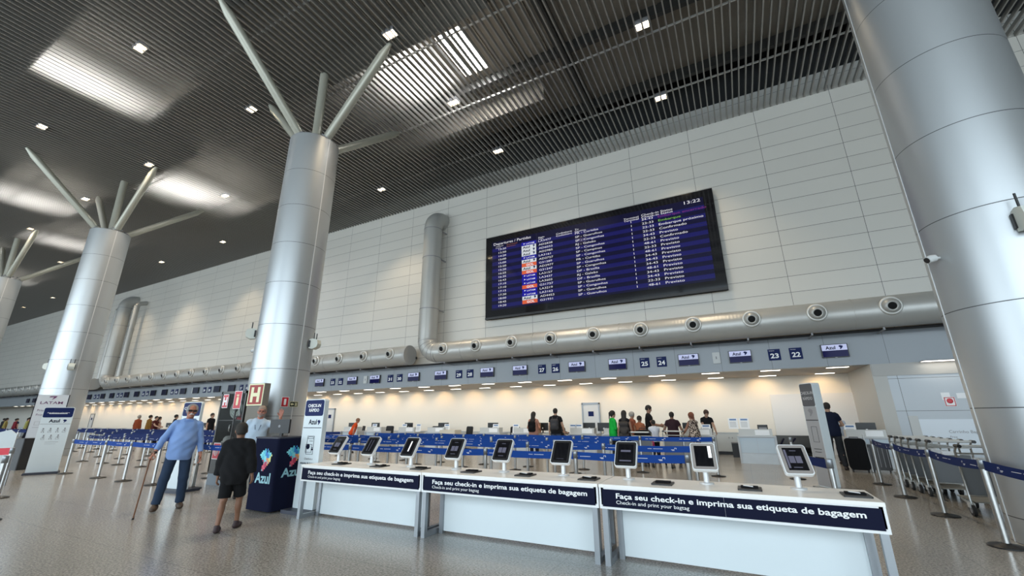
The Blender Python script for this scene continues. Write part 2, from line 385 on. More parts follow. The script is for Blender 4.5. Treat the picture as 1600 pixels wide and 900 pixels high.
# ------------------------------------------------------------------ ceiling downlights
LAMPW = mat('downlight_glow', (1, 1, 1), .5, emit=(1., .80, .50), es=26)
lampmesh = None
lamps = [(-1.11, 11.55), (-1.11, 15.27), (-8.66, 7.9), (-8.66, 11.55), (-8.66, 15.27), (-16.3, 7.9), (-16.2, 15.27), (-16.65, 4.24),
         (-25.4, 4.24), (-24.75, 7.9), (-24.65, 11.52), (-32.1, 7.9), (-31.7, 15.3), (-40.3, 15.3), (-40.6, 7.9), (-47.4, 11.4), (-47.9, 15.3), (-55.5, 15.3), (-62.4, 15.3), (-70.7, 15.3)]
lab_y = {15.27: 'row nearest the wall', 15.3: 'row nearest the wall', 11.55: 'second row from the wall', 11.52: 'second row from the wall', 11.4: 'second row from the wall', 7.9: 'row over the column line', 4.24: 'row nearest the viewer'}
cnt = {}; first = None
for (x, y) in sorted(lamps, key=lambda q: (q[1] > 14, q[0]), reverse=True):
    r = lab_y[y]; i = cnt.get(r, 0); cnt[r] = i+1
    lb = 'glowing square ceiling downlight, %s from the right in the %s' % (nth(i), r)
    if first is None:
        t = thing('ceiling_downlight', lb, 'ceiling light', (x, y, CZ), group='warm downlights in the slatted ceiling')
        h = MB()
        for a, b_, c, d in ((-.24, .24, -.15, -.13), (-.24, .24, .13, .15), (-.24, -.22, -.15, .15), (.22, .24, -.15, .15), (-.01, .01, -.15, .15)): h.box(a, b_, c, d, -.02, .14)
        h.box(-.24, .24, -.15, .15, .14, .16); h.build('housing', GRY, t)
        for s in (-1, 1): MB().rbox(.19, .24, .05, .03, .05, c=(s*.115, 0)).build('lamp', LAMPW, t)
        first = t
    else: t = dup(first, lb, (x, y, CZ))
    l = bpy.data.lights.new('downlight_beam', 'SPOT'); l.energy = 950; l.color = (1., .80, .55); l.spot_size = math.radians(95); l.spot_blend = .6; l.shadow_soft_size = .15
    if -50 < x:
        o = bpy.data.objects.new('downlight_beam', l); COL.objects.link(o); o.location = (x, y, CZ-.05)

# ------------------------------------------------------------------ air ducts
DUCT = mat('duct_galvanised', (.42, .42, .40), .38, .3, bump=.015, bscale=8)
DUCTI = mat('duct_inner', (.01, .01, .01), .6)
def ribs(m_, axis, sc):
    nt = m_.node_tree; b = nt.nodes['Principled BSDF']; tc = nt.nodes.new('ShaderNodeTexCoord'); w = nt.nodes.new('ShaderNodeTexWave')
    w.bands_direction = axis; w.inputs['Scale'].default_value = sc; bp = nt.nodes.new('ShaderNodeBump'); bp.inputs['Strength'].default_value = .12; bp.inputs['Distance'].default_value = .01
    nt.links.new(tc.outputs['Object'], w.inputs['Vector']); nt.links.new(w.outputs['Fac'], bp.inputs['Height']); nt.links.new(bp.outputs['Normal'], b.inputs['Normal'])
DUCTX = mat('duct_spiral_x', (.42, .42, .40), .36, .3); ribs(DUCTX, 'X', 2.6)
DUCTZ = mat('duct_spiral_z', (.42, .42, .40), .36, .3); ribs(DUCTZ, 'Z', 2.6)
DY, DZ, DR = 17.2, 4.68, .5
nozzle_mesh = {}
def duct(label, x0, x1, nozz, riser=None, small=None, capped=None):
    t = thing('air_duct', label, 'air duct', (0, 0, 0), group='round ventilation ducts along the wall')
    xe = x1; xs_ = x0
    if riser is not None: xs_ = riser+.75
    MB().tube([(xs_, DY, DZ), (xe, DY, DZ)], DR, 40).build('duct_run', DUCTX, t)
    x = xs_+1.6
    while x < xe: MB().tube([(x-.02, DY, DZ), (x+.02, DY, DZ)], DR+.012, 40).build('joint_collar', DUCT, t); x += 1.91*2
    x = xs_+.4
    while x < xe: MB().box(x-.025, x+.025, DY-.05, YW-.01, DZ-.59, DZ-.56).box(x-.025, x+.025, DY-.03, DY+.03, DZ-.56, DZ-.49).build('support_bracket', GRY, t); x += 1.91
    if riser is not None:
        pts = [(riser+.75-.75*math.sin(a), DY, DZ+.75-.75*math.cos(a)) for a in [PI/2*i/10 for i in range(11)]]
        e_ = MB().tube(pts, DR, 40, caps=False).build('elbow', DUCT, t)
        s = MB()
        for q in pts[1::2]: i = pts.index(q); dd = (Vector(pts[min(i+1, 10)])-Vector(pts[i-1])).normalized(); s.tube([Vector(q)-dd*.008, Vector(q)+dd*.008], DR+.008, 40)
        s.build('segment_seam', GRY, e_)
        MB().tube([(riser, DY, DZ+.75), (riser, DY, 11.75)], DR, 40).build('riser', DUCTZ, t)
        for z in (7.0, 9.9, 11.6): MB().tube([(riser, DY, z-.02), (riser, DY, z+.02)], DR+.012, 40).box(riser+.33, riser+.38, DY+.2, YW-.01, z-.03, z+.03).build('riser_collar', GRY, t)
        pts = [(riser, DY+.7-.7*math.cos(a), 11.7+.7*math.sin(a)) for a in [PI/2*i/8 for i in range(9)]]+[(riser, YW, 12.4)]
        MB().tube(pts, DR, 40, caps=False).build('elbow', DUCT, t)
    if capped is not None:
        cp = MB().tube([(capped-.03, DY, DZ), (capped+.09, DY, DZ)], DR+.012, 40).build('end_cap', mat('duct_cap', (.40, .40, .39), .5, .1), t)
        MB().cbox((capped+.05, DY+.5, DZ-.1), (.1, .12, .12)).build('damper_handle', BLK, cp)
    for dx in (small or []):
        p = MB(); p.tube([(dx, DY+.1, DZ+.45), (dx, DY+.1, 11.6)], .2, 20); p.tube([(dx, DY+.1, 11.6), (dx, DY+.2, 11.8), (dx, YW, 12.0)], .2, 20)
        for z in (6.8, 9.4): p.tube([(dx, DY+.1, z-.03), (dx, DY+.1, z+.03)], .22, 20)
        p.build('branch_pipe', DUCT, t)
    for x in nozz:
        M = Matrix.Translation((x, DY-DR*.96, DZ+.08)) @ Matrix.Rotation(math.radians(-90), 4, 'X') @ Matrix.Rotation(PI, 4, 'X')
        if 'n' not in nozzle_mesh:
            I = Matrix.Identity(4)
            nozzle_mesh['n'] = MB().lathe([(.0, 0), (.29, 0), (.29, .05), (.26, .07), (.235, .07), (.235, .045)], 28).mesh('nozzle', mat('nozzle_ring', (.66, .66, .63), .4, .3))
            nozzle_mesh['b'] = MB().lathe([(.235, .03), (.225, .10), (.19, .16), (.15, .19), (.125, .2), (.11, .17)], 28).mesh('nozzle_ball', DUCT)
            nozzle_mesh['o'] = MB().lathe([(0, .172), (.118, .172)], 24).mesh('nozzle_opening', DUCTI)
        n = bpy.data.objects.new('nozzle', nozzle_mesh['n']); COL.objects.link(n); n.parent = t; n.matrix_local = M
        b_ = bpy.data.objects.new('nozzle_ball', nozzle_mesh['b']); COL.objects.link(b_); b_.parent = n; b_.rotation_euler = (.22, .0, 0)
        q = bpy.data.objects.new('nozzle_opening', nozzle_mesh['o']); COL.objects.link(q); q.parent = b_
    return t
duct('large round ventilation duct below the departures board with an upright riser at its left end', -12, 9.5, [-12.57+1.905*i for i in range(11)], riser=-13.95)
duct('round ventilation duct ending in a flat round cap, behind the second column', -49, -15.1, [-16.02-1.912*i for i in range(18)], riser=-50.3, small=[-52.0, -48.2], capped=-15.15)
duct('farthest round ventilation duct at the left of the wall', -100, -52.6, [-55-1.91*i for i in range(14)], capped=-52.6)

# ------------------------------------------------------------------ departures board
bd = thing('departures_board', 'huge black departures board with rows of flights on blue stripes', 'information screen', (0, 0, 0))
BX0, BX1, BZ0, BZ1, BY = -10.76, .22, 6.19, 10.62, 17.7
MB().box(BX0, BX1, BY, BY+.16, BZ0, BZ1).build('casing', BLKM, bd)
bx('wall_mount', GRY, bd, -8, -2.5, BY+.16, YW, 7, 9.8)
glass = bx('front_glass', GLASS_S, bd, BX0+.01, BX1-.01, BY-.012, BY, BZ0+.1, BZ1-.01)
bx('bottom_lip', BLK, bd, BX0, BX1, BY-.03, BY+.02, BZ0, BZ0+.1)
SC0, SC1, SZ0, SZ1 = -10.38, -.17, 6.62, 10.3
def emat(name, c, s, gloss=True): return mat(name, (.002, .002, .004), .10 if gloss else .5, emit=c, es=s, spec=.5 if gloss == True else .08)
DB = emat('display_blue_dark', (.004, .004, .026), 1.0); LB = emat('display_blue', (.009, .009, .10), 1.0)
bx('display', DB, bd, SC0, SC1, BY-.018, BY-.012, SZ0, SZ1)
zr = [9.79-.1888*i for i in range(17)]
s = MB()
for i in range(0, 17, 2): s.box(SC0+.02, SC1, BY-.0195, BY-.018, zr[i]-.05, zr[i]+.138)
s.build('row_stripes', LB, bd)
s = MB()
for i in range(1, 4): s.box(SC0+(SC1-SC0)*i/4-.006, SC0+(SC1-SC0)*i/4+.006, BY-.0215, BY-.0195, SZ0, SZ1)
for i in range(1, 3): s.box(SC0, SC1, BY-.0215, BY-.0195, SZ0+(SZ1-SZ0)*i/3-.004, SZ0+(SZ1-SZ0)*i/3+.004)
s.build('panel_joints', BLK, bd)
TW = emat('display_white', (.8, .8, .85), .95, False); TG = emat('display_green', (.25, .6, .12), .8, False); TM = emat('display_magenta', (.35, .05, .35), .5, False); TO = emat('display_orange', (.45, .16, .08), .6, False)
LW = emat('logo_white', (.8, .85, .9), .8, False); LO = emat('logo_orange', (.75, .13, .05), .9, False); LNB = emat('logo_blue', (.01, .01, .35), .9, False)
YT = BY-.022
def bt(name, s_, x, z, m_=TW, size=.14, st=1.55, bold=.0): return text(name, s_, m_, bd, (x, YT, z), size=size, stretch=st, bold=bold)
bt('heading_text', 'Departures / Partidas', -10.28, 10.10, size=.2, st=1.25, bold=.0)
bt('subheading_text', 'Scheduled', -10.15, 9.99, size=.07); bt('subheading_text', 'Previsto', -10.15, 9.9, size=.06)
bt('subheading_text', 'Estimated', -9.5, 9.98, TO, size=.10); bt('subheading_text', 'Estimado', -9.5, 9.88, TO, size=.09)
bt('column_heading', 'Flight', -7.72, 9.99, size=.10); bt('column_heading', 'Voo', -7.72, 9.9, size=.10)
bt('column_heading', 'Codeshare', -6.78, 9.98, size=.12); bt('column_heading', 'Codeshare', -6.78, 9.87, size=.12)
bt('column_heading', 'To', -5.82, 10.0, size=.11); bt('column_heading', 'Destino', -5.82, 9.9, size=.11)
bt('column_heading', 'Terminal', -3.5, 9.98, size=.12); bt('column_heading', 'Terminal', -3.5, 9.88, size=.12)
bt('column_heading', 'Check-in Status', -2.72, 10.0, size=.135); bt('column_heading', 'Check-in Status', -2.72, 9.89, size=.135)
bt('clock_text', '13:22', -.92, 10.12, size=.2, st=1.6, bold=0)
TIMES = '13:30 13:50 14:20 15:00 15:00 15:20 15:20 16:25 16:35 16:43 17:10 17:10 17:15 17:30 18:00 18:45 19:20'.split()
FL = 'LA3477 AD2838 AD6033 AD2985 LA3161 AD2727 G31289 AD2977 G31247 LA3157 LA3437 LA3603 G31737 LA3219 LA3163 AD4453 G31931'.split()
LG = 'LAAALAGAGLLLGLLAG'
DE = ['PR - Curitiba', 'SP - Guarulhos', 'SP - Congonhas', 'RJ - Galeão', 'SP - Congonhas', 'SP - Campinas', 'SP - Congonhas', 'PR - Curitiba', 'SP - Guarulhos', 'SP - Congonhas', 'DF - Brasília', 'RJ - Galeão', 'DF - Brasília', 'SP - Guarulhos', 'SP - Congonhas', 'SP - Guarulhos', 'SP - Guarulhos']
CK = '34-43 22-33 22-33 22-33 34-43 22-33 48-61 22-33 48-61 34-43 34-43 34-43 48-61 34-43 34-43 22-33 48-61'.split()
ST = ['Embarque encerrado', 'Embarque', 'Embarque próximo', 'Confirmado', 'Previsto', 'Confirmado']+['Previsto']*11
for i in range(17):
    z = zr[i]
    bt('departure_time_text', TIMES[i], -9.98, z); bt('flight_number_text', FL[i], -7.72, z); bt('destination_text', DE[i], -5.82, z)
    bt('terminal_text', '1', -3.2, z-.01); bt('check_in_desks_text', CK[i], -2.72, z-.01)
    bt('status_text', ST[i], -2.03, z-.015, TM if i == 0 else TG if i == 1 else TW, size=.148)
    k_ = LG[i]
    t_ = MB().box(-8.66, -7.86, BY-.0212, BY-.0195, z-.035, z+.148).build('airline_tile', {'L': LNB, 'A': LW, 'G': LO}[k_], bd)
    if k_ == 'A': text('airline_text', 'Azul', NAVY, t_, (-8.6, YT, z+.0), size=.17, stretch=1.3, bold=.03); emblem('airline_emblem', t_, (-8.05, YT, z), .13, single=NAVYB)
    elif k_ == 'G': text('airline_text', 'GOL', TW, t_, (-8.42, YT, z), size=.155, stretch=1.3, bold=.03)
    else: text('airline_text', 'LATAM', TW, t_, (-8.4, YT, z+.01), size=.11, stretch=1.3, bold=.01); MB().prism([(-8.55, z+.02), (-8.46, z+.07), (-8.54, z+.1)], BY-.0235, BY-.0225, 'y').build('airline_emblem', TW, t_)

# ------------------------------------------------------------------ fascia screens and number signs
def fscreen(x, label, on=True):
    t = thing('counter_screen', label, 'screen', (x, YW-.02, 3.62), group='airline screens on the fascia over the desks')
    MB().box(-.38, .38, -.09, -.03, -.225, .225).build('casing', BLK, t)
    bx('bracket', BLK, t, -.1, .1, -.03, 0, -.08, .08)
    if on:
        bx('display_top', emat('screen_pale', (.52, .58, .85), .9, 2), t, -.355, .355, -.093, -.09, .01, .205)
        bx('display_bottom', emat('screen_navy', (.005, .005, .06), .8, 2), t, -.355, .355, -.093, -.09, -.205, .01)
        text('airline_text', 'Azul', NAVY, t, (-.25, -.094, .05), size=.155, bold=.03)
        emblem('airline_emblem', t, (.12, -.094, .04), .13, single=NAVYB)
    else:
        bx('display_dark', emat('screen_idle', (.004, .005, .03), .6, 2), t, -.355, .355, -.093, -.09, -.205, .205)
    MB().cbox((0, -.095, -.235), (.06, .02, .02)).build('sensor', LGRY, t)
    return t
xs_scr = [3.12]; base_pairs = []
for k in range(0, 16): xs_scr += [.24-4.6*k, -1.56-4.6*k]
xs_scr = [x for x in xs_scr if x > -72]
for i, x in enumerate(sorted(xs_scr, reverse=True)): fscreen(x, 'airline screen on the fascia, %s from the right' % nth(i), x > -25.5)
def nsign(x, n, label):
    t = thing('counter_number_sign', label, 'sign', (x, YW-.02, 3.615), group='desk number signs on the fascia')
    bx('plate', NAVYB, t, -.19, .19, -.03, 0, -.2, .2)
    text('number_text', n, WTXT, t, (-.13, -.031, -.12), size=.23, width=.26, bold=.03)
    text('caption_text', 'Check-in', WTXT, t, (-.15, -.031, .13), size=.045)
ns = [(2.0, 22), (1.34, 23)]
for k in range(15): ns += [(-2.58-4.6*k, 24+2*k), (-3.25-4.6*k, 25+2*k)]
for x, n in ns:
    if x > -72: nsign(x, str(n), 'blue number sign reading %d on the fascia' % n)
for i, x in enumerate((-.57, -18.93, -37.0)):
    t = thing('access_panel', ['grey box between two airline screens nearest the right on the fascia', 'grey box between two airline screens right of the second column', 'small grey box on the fascia between the first and second columns from the left'][i], 'wall box', (x, YW-.02, 3.63))
    MB().rbox(.26, .42, .03, -.05, 0, 'y').build('cover', LGRY, t); bx('latch', GRY, t, -.02, .02, -.06, -.05, -.05, .05)

# soffit light panels and wall washers
SOF = mat('soffit_lamp', (1, 1, 1), .5, emit=(1., .93, .80), es=5)
def panel_row(xs_, y, row):
    f0 = None
    for i, x in enumerate(xs_):
        lb = 'flat rectangular light panel in the %s soffit row, %s from the right' % (row, nth(i))
        if f0 is None:
            f0 = thing('soffit_light_panel', lb, 'ceiling light', (x, y, 3.11), group='light panels in the soffit over the desks')
            MB().box(-.33, .33, -.13, .13, -.015, 0).build('frame', LGRY, f0); bx('diffuser', SOF, f0, -.31, .31, -.11, .11, -.02, -.015)
        else: dup(f0, lb, (x, y, 3.11))
panel_row([3.17-2.02*i for i in range(40)], 18.4, 'front')
panel_row([3.15-1.98*i for i in range(40)], 20.9, 'rear')
for i in range(1):
    t = thing('soffit_light_panel', 'light panel under the fascia beside the huge right-hand column', 'ceiling light', (5.65, 17.6, 3.11)); t.location = (5.7, 17.72, 3.11)
    bx('frame', LGRY, t, -.5, .5, -.15, .15, -.015, 0.0); bx('diffuser', SOF, t, -.47, .47, -.13, .13, -.02, -.015)
    bx('hanger', GRY, t, -.4, .4, .1, .28, 0, .04)
wx = 3.0; i = 0
while wx > -70:
    l = bpy.data.lights.new('wall_washer', 'SPOT'); l.energy = 24 if wx > -40 else 30; l.color = (1., .62, .27); l.spot_size = math.radians(120); l.spot_blend = .7; l.shadow_soft_size = .05
    o = bpy.data.objects.new('wall_washer', l); COL.objects.link(o); o.location = (wx, 20.75, 3.04); o.rotation_euler = (math.radians(38), 0, 0); wx -= 2.1
# light of the soffit panels
for x, w in ((-6, 18), (-26, 20), (-50, 26)): area_light('soffit_glow', (x, 19.6, 3.06), (0, 0, 0), w, 2.2, 6.5*w, (1., .93, .80))

# ------------------------------------------------------------------ self check-in tables
KY0, KY1, KZ = 5.07, 5.78, .81
def counter(x0, x1, label):
    t = thing('check_in_table', label, 'table', (x0, KY0, 0), group='white self check-in tables with navy front banners')
    w = x1-x0; d = KY1-KY0
    MB().box(0, w, -.012, d, KZ-.035, KZ).build('table_top', mat('table_top_white', (.88, .86, .82), .3), t)
    f = MB(); f.box(0, w, 0, .03, .56, KZ-.035)
    sp = f.build('banner_frame', W, t)
    a = MB().box(.035, w/2, -.008, 0, .585, KZ-.05).box(w/2+.003, w-.035, -.008, 0, .585, KZ-.05).build('banner', NAVY, sp)
    return t, w, d, sp
mods = [(-6.62, -4.1, 'left self check-in table, beside the tall navy-topped totem'), (-4.085, -1.57, 'middle self check-in table of the row of three'), (-1.555, .985, 'right self check-in table, nearest the viewer')]
for i, (x0, x1, lb) in enumerate(mods):
    t, w, d, sp = counter(x0, x1, lb)
    text('banner_text', 'Faça seu check-in e imprima sua etiqueta de bagagem', WTXT, sp, (.19, -.010, .676), width=2.2, size=.073, bold=.022)
    text('banner_text', 'Check-in and print your bagtag', WTXT, sp, (.19, -.010, .620), width=.75, size=.05)
    MB().box(0, w, d-.03, d, .5, KZ-.035).build('back_apron', W, t)
    MB().box(.02, .05, .0, d, .6, KZ-.035).box(w-.05, w-.02, 0, d, .6, KZ-.035).build('side_apron', W, t)
    MB().box(.16, w-.14, .33, .36, .03, .72).build('front_panel', WF, t)
    for sx in (0, 1):
        fr = MB(); xa = .02 if sx == 0 else w-.08; xb = xa+.06
        fr.box(xa, xb, 0.005, .065, 0, .57); fr.box(xa, xb, d-.07, d-.01, 0, .57); fr.box(xa, xb, .065, d-.07, 0, .06)
        if sx == 0: fr.box(xb+.02, xb+.08, .30, .36, 0, .6)
        else: fr.box(xa-.07, xa-.02, .30, .36, 0, .6)
        fr.build('leg_frame', STEELG, t)
    cb = MB().tube([(.11, .42, .14), (.13, .40, .22), (.17, .38, .2), (.19, .38, .1), (.23, .37, .18), (.2, .4, .12)], .008, 8)
    cb.build('power_cable', BLK, t)
TX = [-6.34, -5.56, -4.72, -3.86, -3.05, -2.17, -1.33, -.46, .41]
tabpos = ['far left end of the tables', 'second from the left end', 'third from the left end', 'left end of the middle table', 'centre of the middle table', 'right end of the middle table', 'left end of the right table', 'centre of the right table', 'right end of the tables']
TIDLE = emat('tablet_dark', (.02, .022, .03), .5); TPG = emat('tablet_tile', (.16, .17, .24), .8)
def tablet(i, x, face):
    grey = i >= 7
    BZ = mat('bezel_warm_grey', (.30, .27, .25), .45) if grey else BLK
    t = thing('tablet_kiosk', '%s tablet kiosk on a short steel post, %s' % ('grey framed' if grey else 'black framed', tabpos[i]), 'tablet', (x, 5.57, KZ), face, group='self check-in tablets on the white tables')
    ST_ = mat('post_white_steel', (.68, .69, .70), .3, .4)
    MB().lathe([(0, 0), (.075, 0), (.075, .012), (.04, .02), (0, .02)], 24).build('base_plate', ST_, t)
    MB().tube([(0, 0, .015), (0, 0, .2)], .03, 20).build('post', ST_, t)
    M = Matrix.Translation((0, -.03, .28)) @ Matrix.Rotation(math.radians(-33), 4, 'X')
    h = MB().rbox(.265, .325, .03, -.022, .022, 'y', M).build('housing', W, t)
    MB().rbox(.245, .305, .022, -.028, -.022, 'y', M).build('bezel', BZ, h)
    s_ = MB().box(-.092, .092, -.0295, -.028, -.122, .122, M).build('tablet_screen', GLASS_S, h)
    q = MB()
    if i == 2: q.box(-.005, .02, -.0305, -.0295, -.08, .09, M)
    elif i == 1: q.box(-.04, -.03, -.0305, -.0295, -.1, .1, M).box(.02, .028, -.0305, -.0295, -.1, .1, M)
    elif i == 6: q.box(-.06, .06, -.0305, -.0295, .02, .045, M).box(-.07, .07, -.0305, -.0295, -.1, -.085, M)
    elif i in (5,): q.box(-.05, .05, -.0305, -.0295, -.1, -.098, M)
    elif i == 7: q.box(.05, .085, -.0305, -.0295, -.02, .12, M)
    else:
        q.box(-.058, -.004, -.0305, -.0295, -.045, .03, M).box(.004, .058, -.0305, -.0295, -.045, .03, M)
        q.box(-.04, .04, -.0305, -.0295, -.095, -.088, M).box(-.03, .03, -.0305, -.0295, .085, .092, M)
    if i == 8: q.box(-.085, -.065, -.0305, -.0295, -.1, .1, M)
    q.build('screen_graphics', mat('tablet_white', (.8, .8, .8), .4, emit=(.8, .8, .8), es=.7) if i in (2, 7) else TPG, s_)
    MB().cbox((0, 0, 0), (.1, .03, .12), M @ Matrix.Translation((0, .035, -.02))).build('mount', LGRY, t)
for i, x in enumerate(TX): tablet(i, x, [-.05, -.02, -.02, 0, 0, 0, 0, .12, .22][i])
PX = [-6.02, -5.17, -4.36, -3.46, -2.62, -1.76, -.9, -.04, .84]
for i, x in enumerate(PX):
    t = thing('tag_printer', 'flat black bag tag printer set into the white tables, %s from the left' % nth(i), 'printer', (x, 5.36, KZ), group='flat black bag tag printers')
    MB().rbox(.22, .24, .015, 0, .014, 'z').build('body', BLK, t)
    MB().box(-.08, .08, -.02, .06, .014, .03).build('slot_cover', BLKM, t)
    if i in (1, 4, 5, 7, 8): MB().box(-.06, .03, -.035, .03, .03, .034, Matrix.Rotation(.1, 4, 'Y')).build('paper_strip', PAPER, t)

# ------------------------------------------------------------------ standing totems
def totem(name, label, loc, rz, w, h, th, head, style, base=True):
    t = thing(name, label, 'standing sign', (*loc, 0), rz)
    MB().rbox(w, h, .05, 0, th, 'y', Matrix.Translation((0, 0, h/2+.03))).build('panel', WF, t)
    f = MB().rbox(w-.03, head, .04, -.004, 0, 'y', Matrix.Translation((0, 0, h-head/2+.015)))
    hd = f.build('header', NAVYB if style != 'r' else mat('totem_grey_header', (.10, .10, .11), .5), t)
    if base:
        MB().box(-w/2-.03, w/2+.03, -.2, th+.25, 0, .055).build('base', mat('totem_base', (.03, .035, .055), .5), t)
    return t, hd
t, hd = totem('check_in_totem', 'tall white totem with a blue header and phone drawing, at the tables', (-6.93, 5.42), .0, .52, 1.85, .09, .28, 'a')
text('header_text', 'CHECK-IN', WTXT, hd, (0, -.006, 1.74), size=.075, bold=.03, align='CENTER'); text('header_text', 'RÁPIDO', WTXT, hd, (0, -.006, 1.66), size=.075, bold=.03, align='CENTER')
text('airline_text', 'Azul', NAVY, t, (-.11, -.002, 1.44), size=.12, bold=.02); emblem('airline_emblem', t, (.12, -.001, 1.43), .08, single=NAVYB)
MB().box(-.24, .24, -.004, 0, 1.375, 1.385).build('divider_line', NAVY, t)
ln = MB()
def outline(mb, x0, x1, z0, z1, th=.006, y=-.004):
    mb.box(x0, x1, y, 0, z0, z0+th); mb.box(x0, x1, y, 0, z1-th, z1); mb.box(x0, x0+th, y, 0, z0, z1); mb.box(x1-th, x1, y, 0, z0, z1)
outline(ln, -.09, .09, .93, 1.24); outline(ln, -.07, .07, 1.19, 1.225); ln.box(-.03, .06, -.004, 0, 1.15, 1.158); ln.box(.04, .08, -.004, 0, 1.04, 1.05); ln.box(.04, .08, -.004, 0, 1.0, 1.03); outline(ln, -.11, .05, .96, 1.1)
ln.lathe([(0, 0), (.045, 0), (.045, .006), (0, .006)], 20, Matrix.Translation((-.05, 0, 1.06)) @ Matrix.Rotation(PI/2, 4, 'X'))
ln.build('phone_drawing', NAVY, t)
text('caption_text', 'Check-in e', NAVY, t, (0, -.002, .84), size=.05, align='CENTER'); text('caption_text', 'etiqueta de bagagem', NAVY, t, (0, -.002, .77), size=.05, align='CENTER', bold=.01); text('caption_text', 'Check-in and bag tag', GRY, t, (0, -.002, .71), size=.035, align='CENTER')
t, hd = totem('check_in_totem', 'white totem with a navy header standing behind the man with the cane', (-11.45, 5.62), .12, .62, 1.9, .06, .3, 'a')
text('header_text', 'CHECK-IN', WTXT, hd, (-.06, -.006, 1.76), size=.085, bold=.02, align='CENTER')
text('airline_text', 'Azul', NAVY, t, (-.12, -.002, 1.47), size=.13, bold=.02); emblem('airline_emblem', t, (.14, -.001, 1.46), .09, single=NAVYB)
t, hd = totem('priority_totem', 'white totem with navy header and eight grey priority pictograms, left of the queue', (-18.9, 5.55), math.radians(68), .68, 1.9, .06, .29, 'a')
MB().box(-.2, .2, -.008, -.004, 1.73, 1.745).build('header_text', WTXT, hd)
text('header_text', 'Atendimento prioritário', WTXT, hd, (0, -.007, 1.75), size=.05, align='CENTER')
text('airline_text', 'Azul', NAVY, t, (-.16, -.002, 1.48), size=.13, bold=.03); emblem('airline_emblem', t, (.14, -.001, 1.47), .09, single=NAVYB)
MB().box(-.33, .33, -.003, 0, 1.425, 1.435).build('divider_line', GRY, t)
ic = MB()
for r in range(2):
    for q in range(4):
        if r == 1 and q == 3: continue
        cx = -.23+.155*q+(.05 if r else 0); cz = 1.24-.2*r
        ic.lathe([(0, 0), (.018, 0), (.018, .004), (0, .004)], 12, Matrix.Translation((cx, 0, cz+.06)) @ Matrix.Rotation(PI/2, 4, 'X'))
        ic.box(cx-.006, cx+.006, -.004, 0, cz-.03, cz+.04); ic.box(cx-.035, cx+.035, -.004, 0, cz+.01, cz+.02)
        if (q+r) % 2: outline(ic, cx-.045, cx+.03, cz-.06, cz-.01)
        else: ic.box(cx-.03, cx-.015, -.004, 0, cz-.06, cz-.02).box(cx+.015, cx+.03, -.004, 0, cz-.06, cz-.02)
ic.build('pictograms', GRY, t)
MB().box(-.12, .17, -.003, 0, .9, .908).box(-.12, .12, -.003, 0, .85, .855).build('caption_text', GRY, t)
# taller grey airline totem behind it
t = thing('airline_totem', 'tall pale totem with dark edges and airline name, behind the priority totem', 'standing sign', (-22.0, 6.2, 0), math.radians(70))
MB().box(-.39, .39, 0, .07, 0, 2.42).build('panel', mat('totem_silver', (.58, .60, .63), .4), t)
MB().box(-.41, -.39, -.005, .08, 0, 2.43).box(.39, .41, -.005, .08, 0, 2.43).build('edge_trim', NAVY, t)
text('airline_text', 'LATAM', mat('latam_indigo', (.12, .02, .10), .5), t, (0, -.002, 2.1), size=.13, align='CENTER', bold=.01, stretch=1.4)
MB().prism([(-.02, 2.24), (.07, 2.32), (.1, 2.38), (-.08, 2.37), (-.1, 2.33), (.02, 2.34)], -.004, 0, 'y').build('airline_emblem', MATS['latam_indigo'], t)
text('caption_text', 'Prioridade', MATS['latam_indigo'], t, (-.3, -.002, 1.85), size=.1); text('caption_text', 'Priority', MATS['latam_indigo'], t, (-.3, -.002, 1.7), size=.1)
outline(ln2 := MB(), -.28, -.15, 1.38, 1.5); outline(ln2, -.05, .08, 1.38, 1.5); ln2.box(-.3, .3, -.003, 0, 1.3, 1.31); outline(ln2, -.05, .1, .95, 1.1); ln2.build('pictograms', GRY, t)
# totem at the right, seen almost edge on
t, hd = totem('boarding_totem', 'tall narrow white totem with a dark header seen nearly edge-on beside the right desk', (1.38, 11.95), math.radians(-62), .44, 2.2, .17, .5, 'r', base=False)
text('header_text', 'CHECK-IN', mat('totem_grey_text', (.5, .5, .5), .5), hd, (0, -.006, 1.98), size=.09, align='CENTER', bold=.02); text('header_text', 'RÁPIDO', MATS['totem_grey_text'], hd, (0, -.006, 1.86), size=.09, align='CENTER', bold=.02)
MB().rbox(.41, 1.66, .02, -.003, 0, 'y', Matrix.Translation((0, 0, .88))).build('face_film', mat('totem_face_grey', (.36, .36, .37), .5), t)
emblem('airline_emblem', t, (-.07, -.005, 1.5), .16, single=GRY)
q = MB(); q.box(-.2, .2, -.006, -.003, 1.41, 1.425); outline(q, -.08, .1, .95, 1.28, y=-.006); q.box(-.12, .12, -.006, -.003, .8, .812); q.box(-.1, .1, -.006, -.003, .74, .75); q.box(-.14, .14, -.006, -.003, .6, .64); q.box(-.14, .14, -.006, -.003, .54, .56); q.box(-.1, .0, -.006, -.003, .46, .48)
q.build('phone_drawing', BLK, t)
bx('foot_plate', STEELG, t, -.3, .3, -.08, .25, 0, .02)

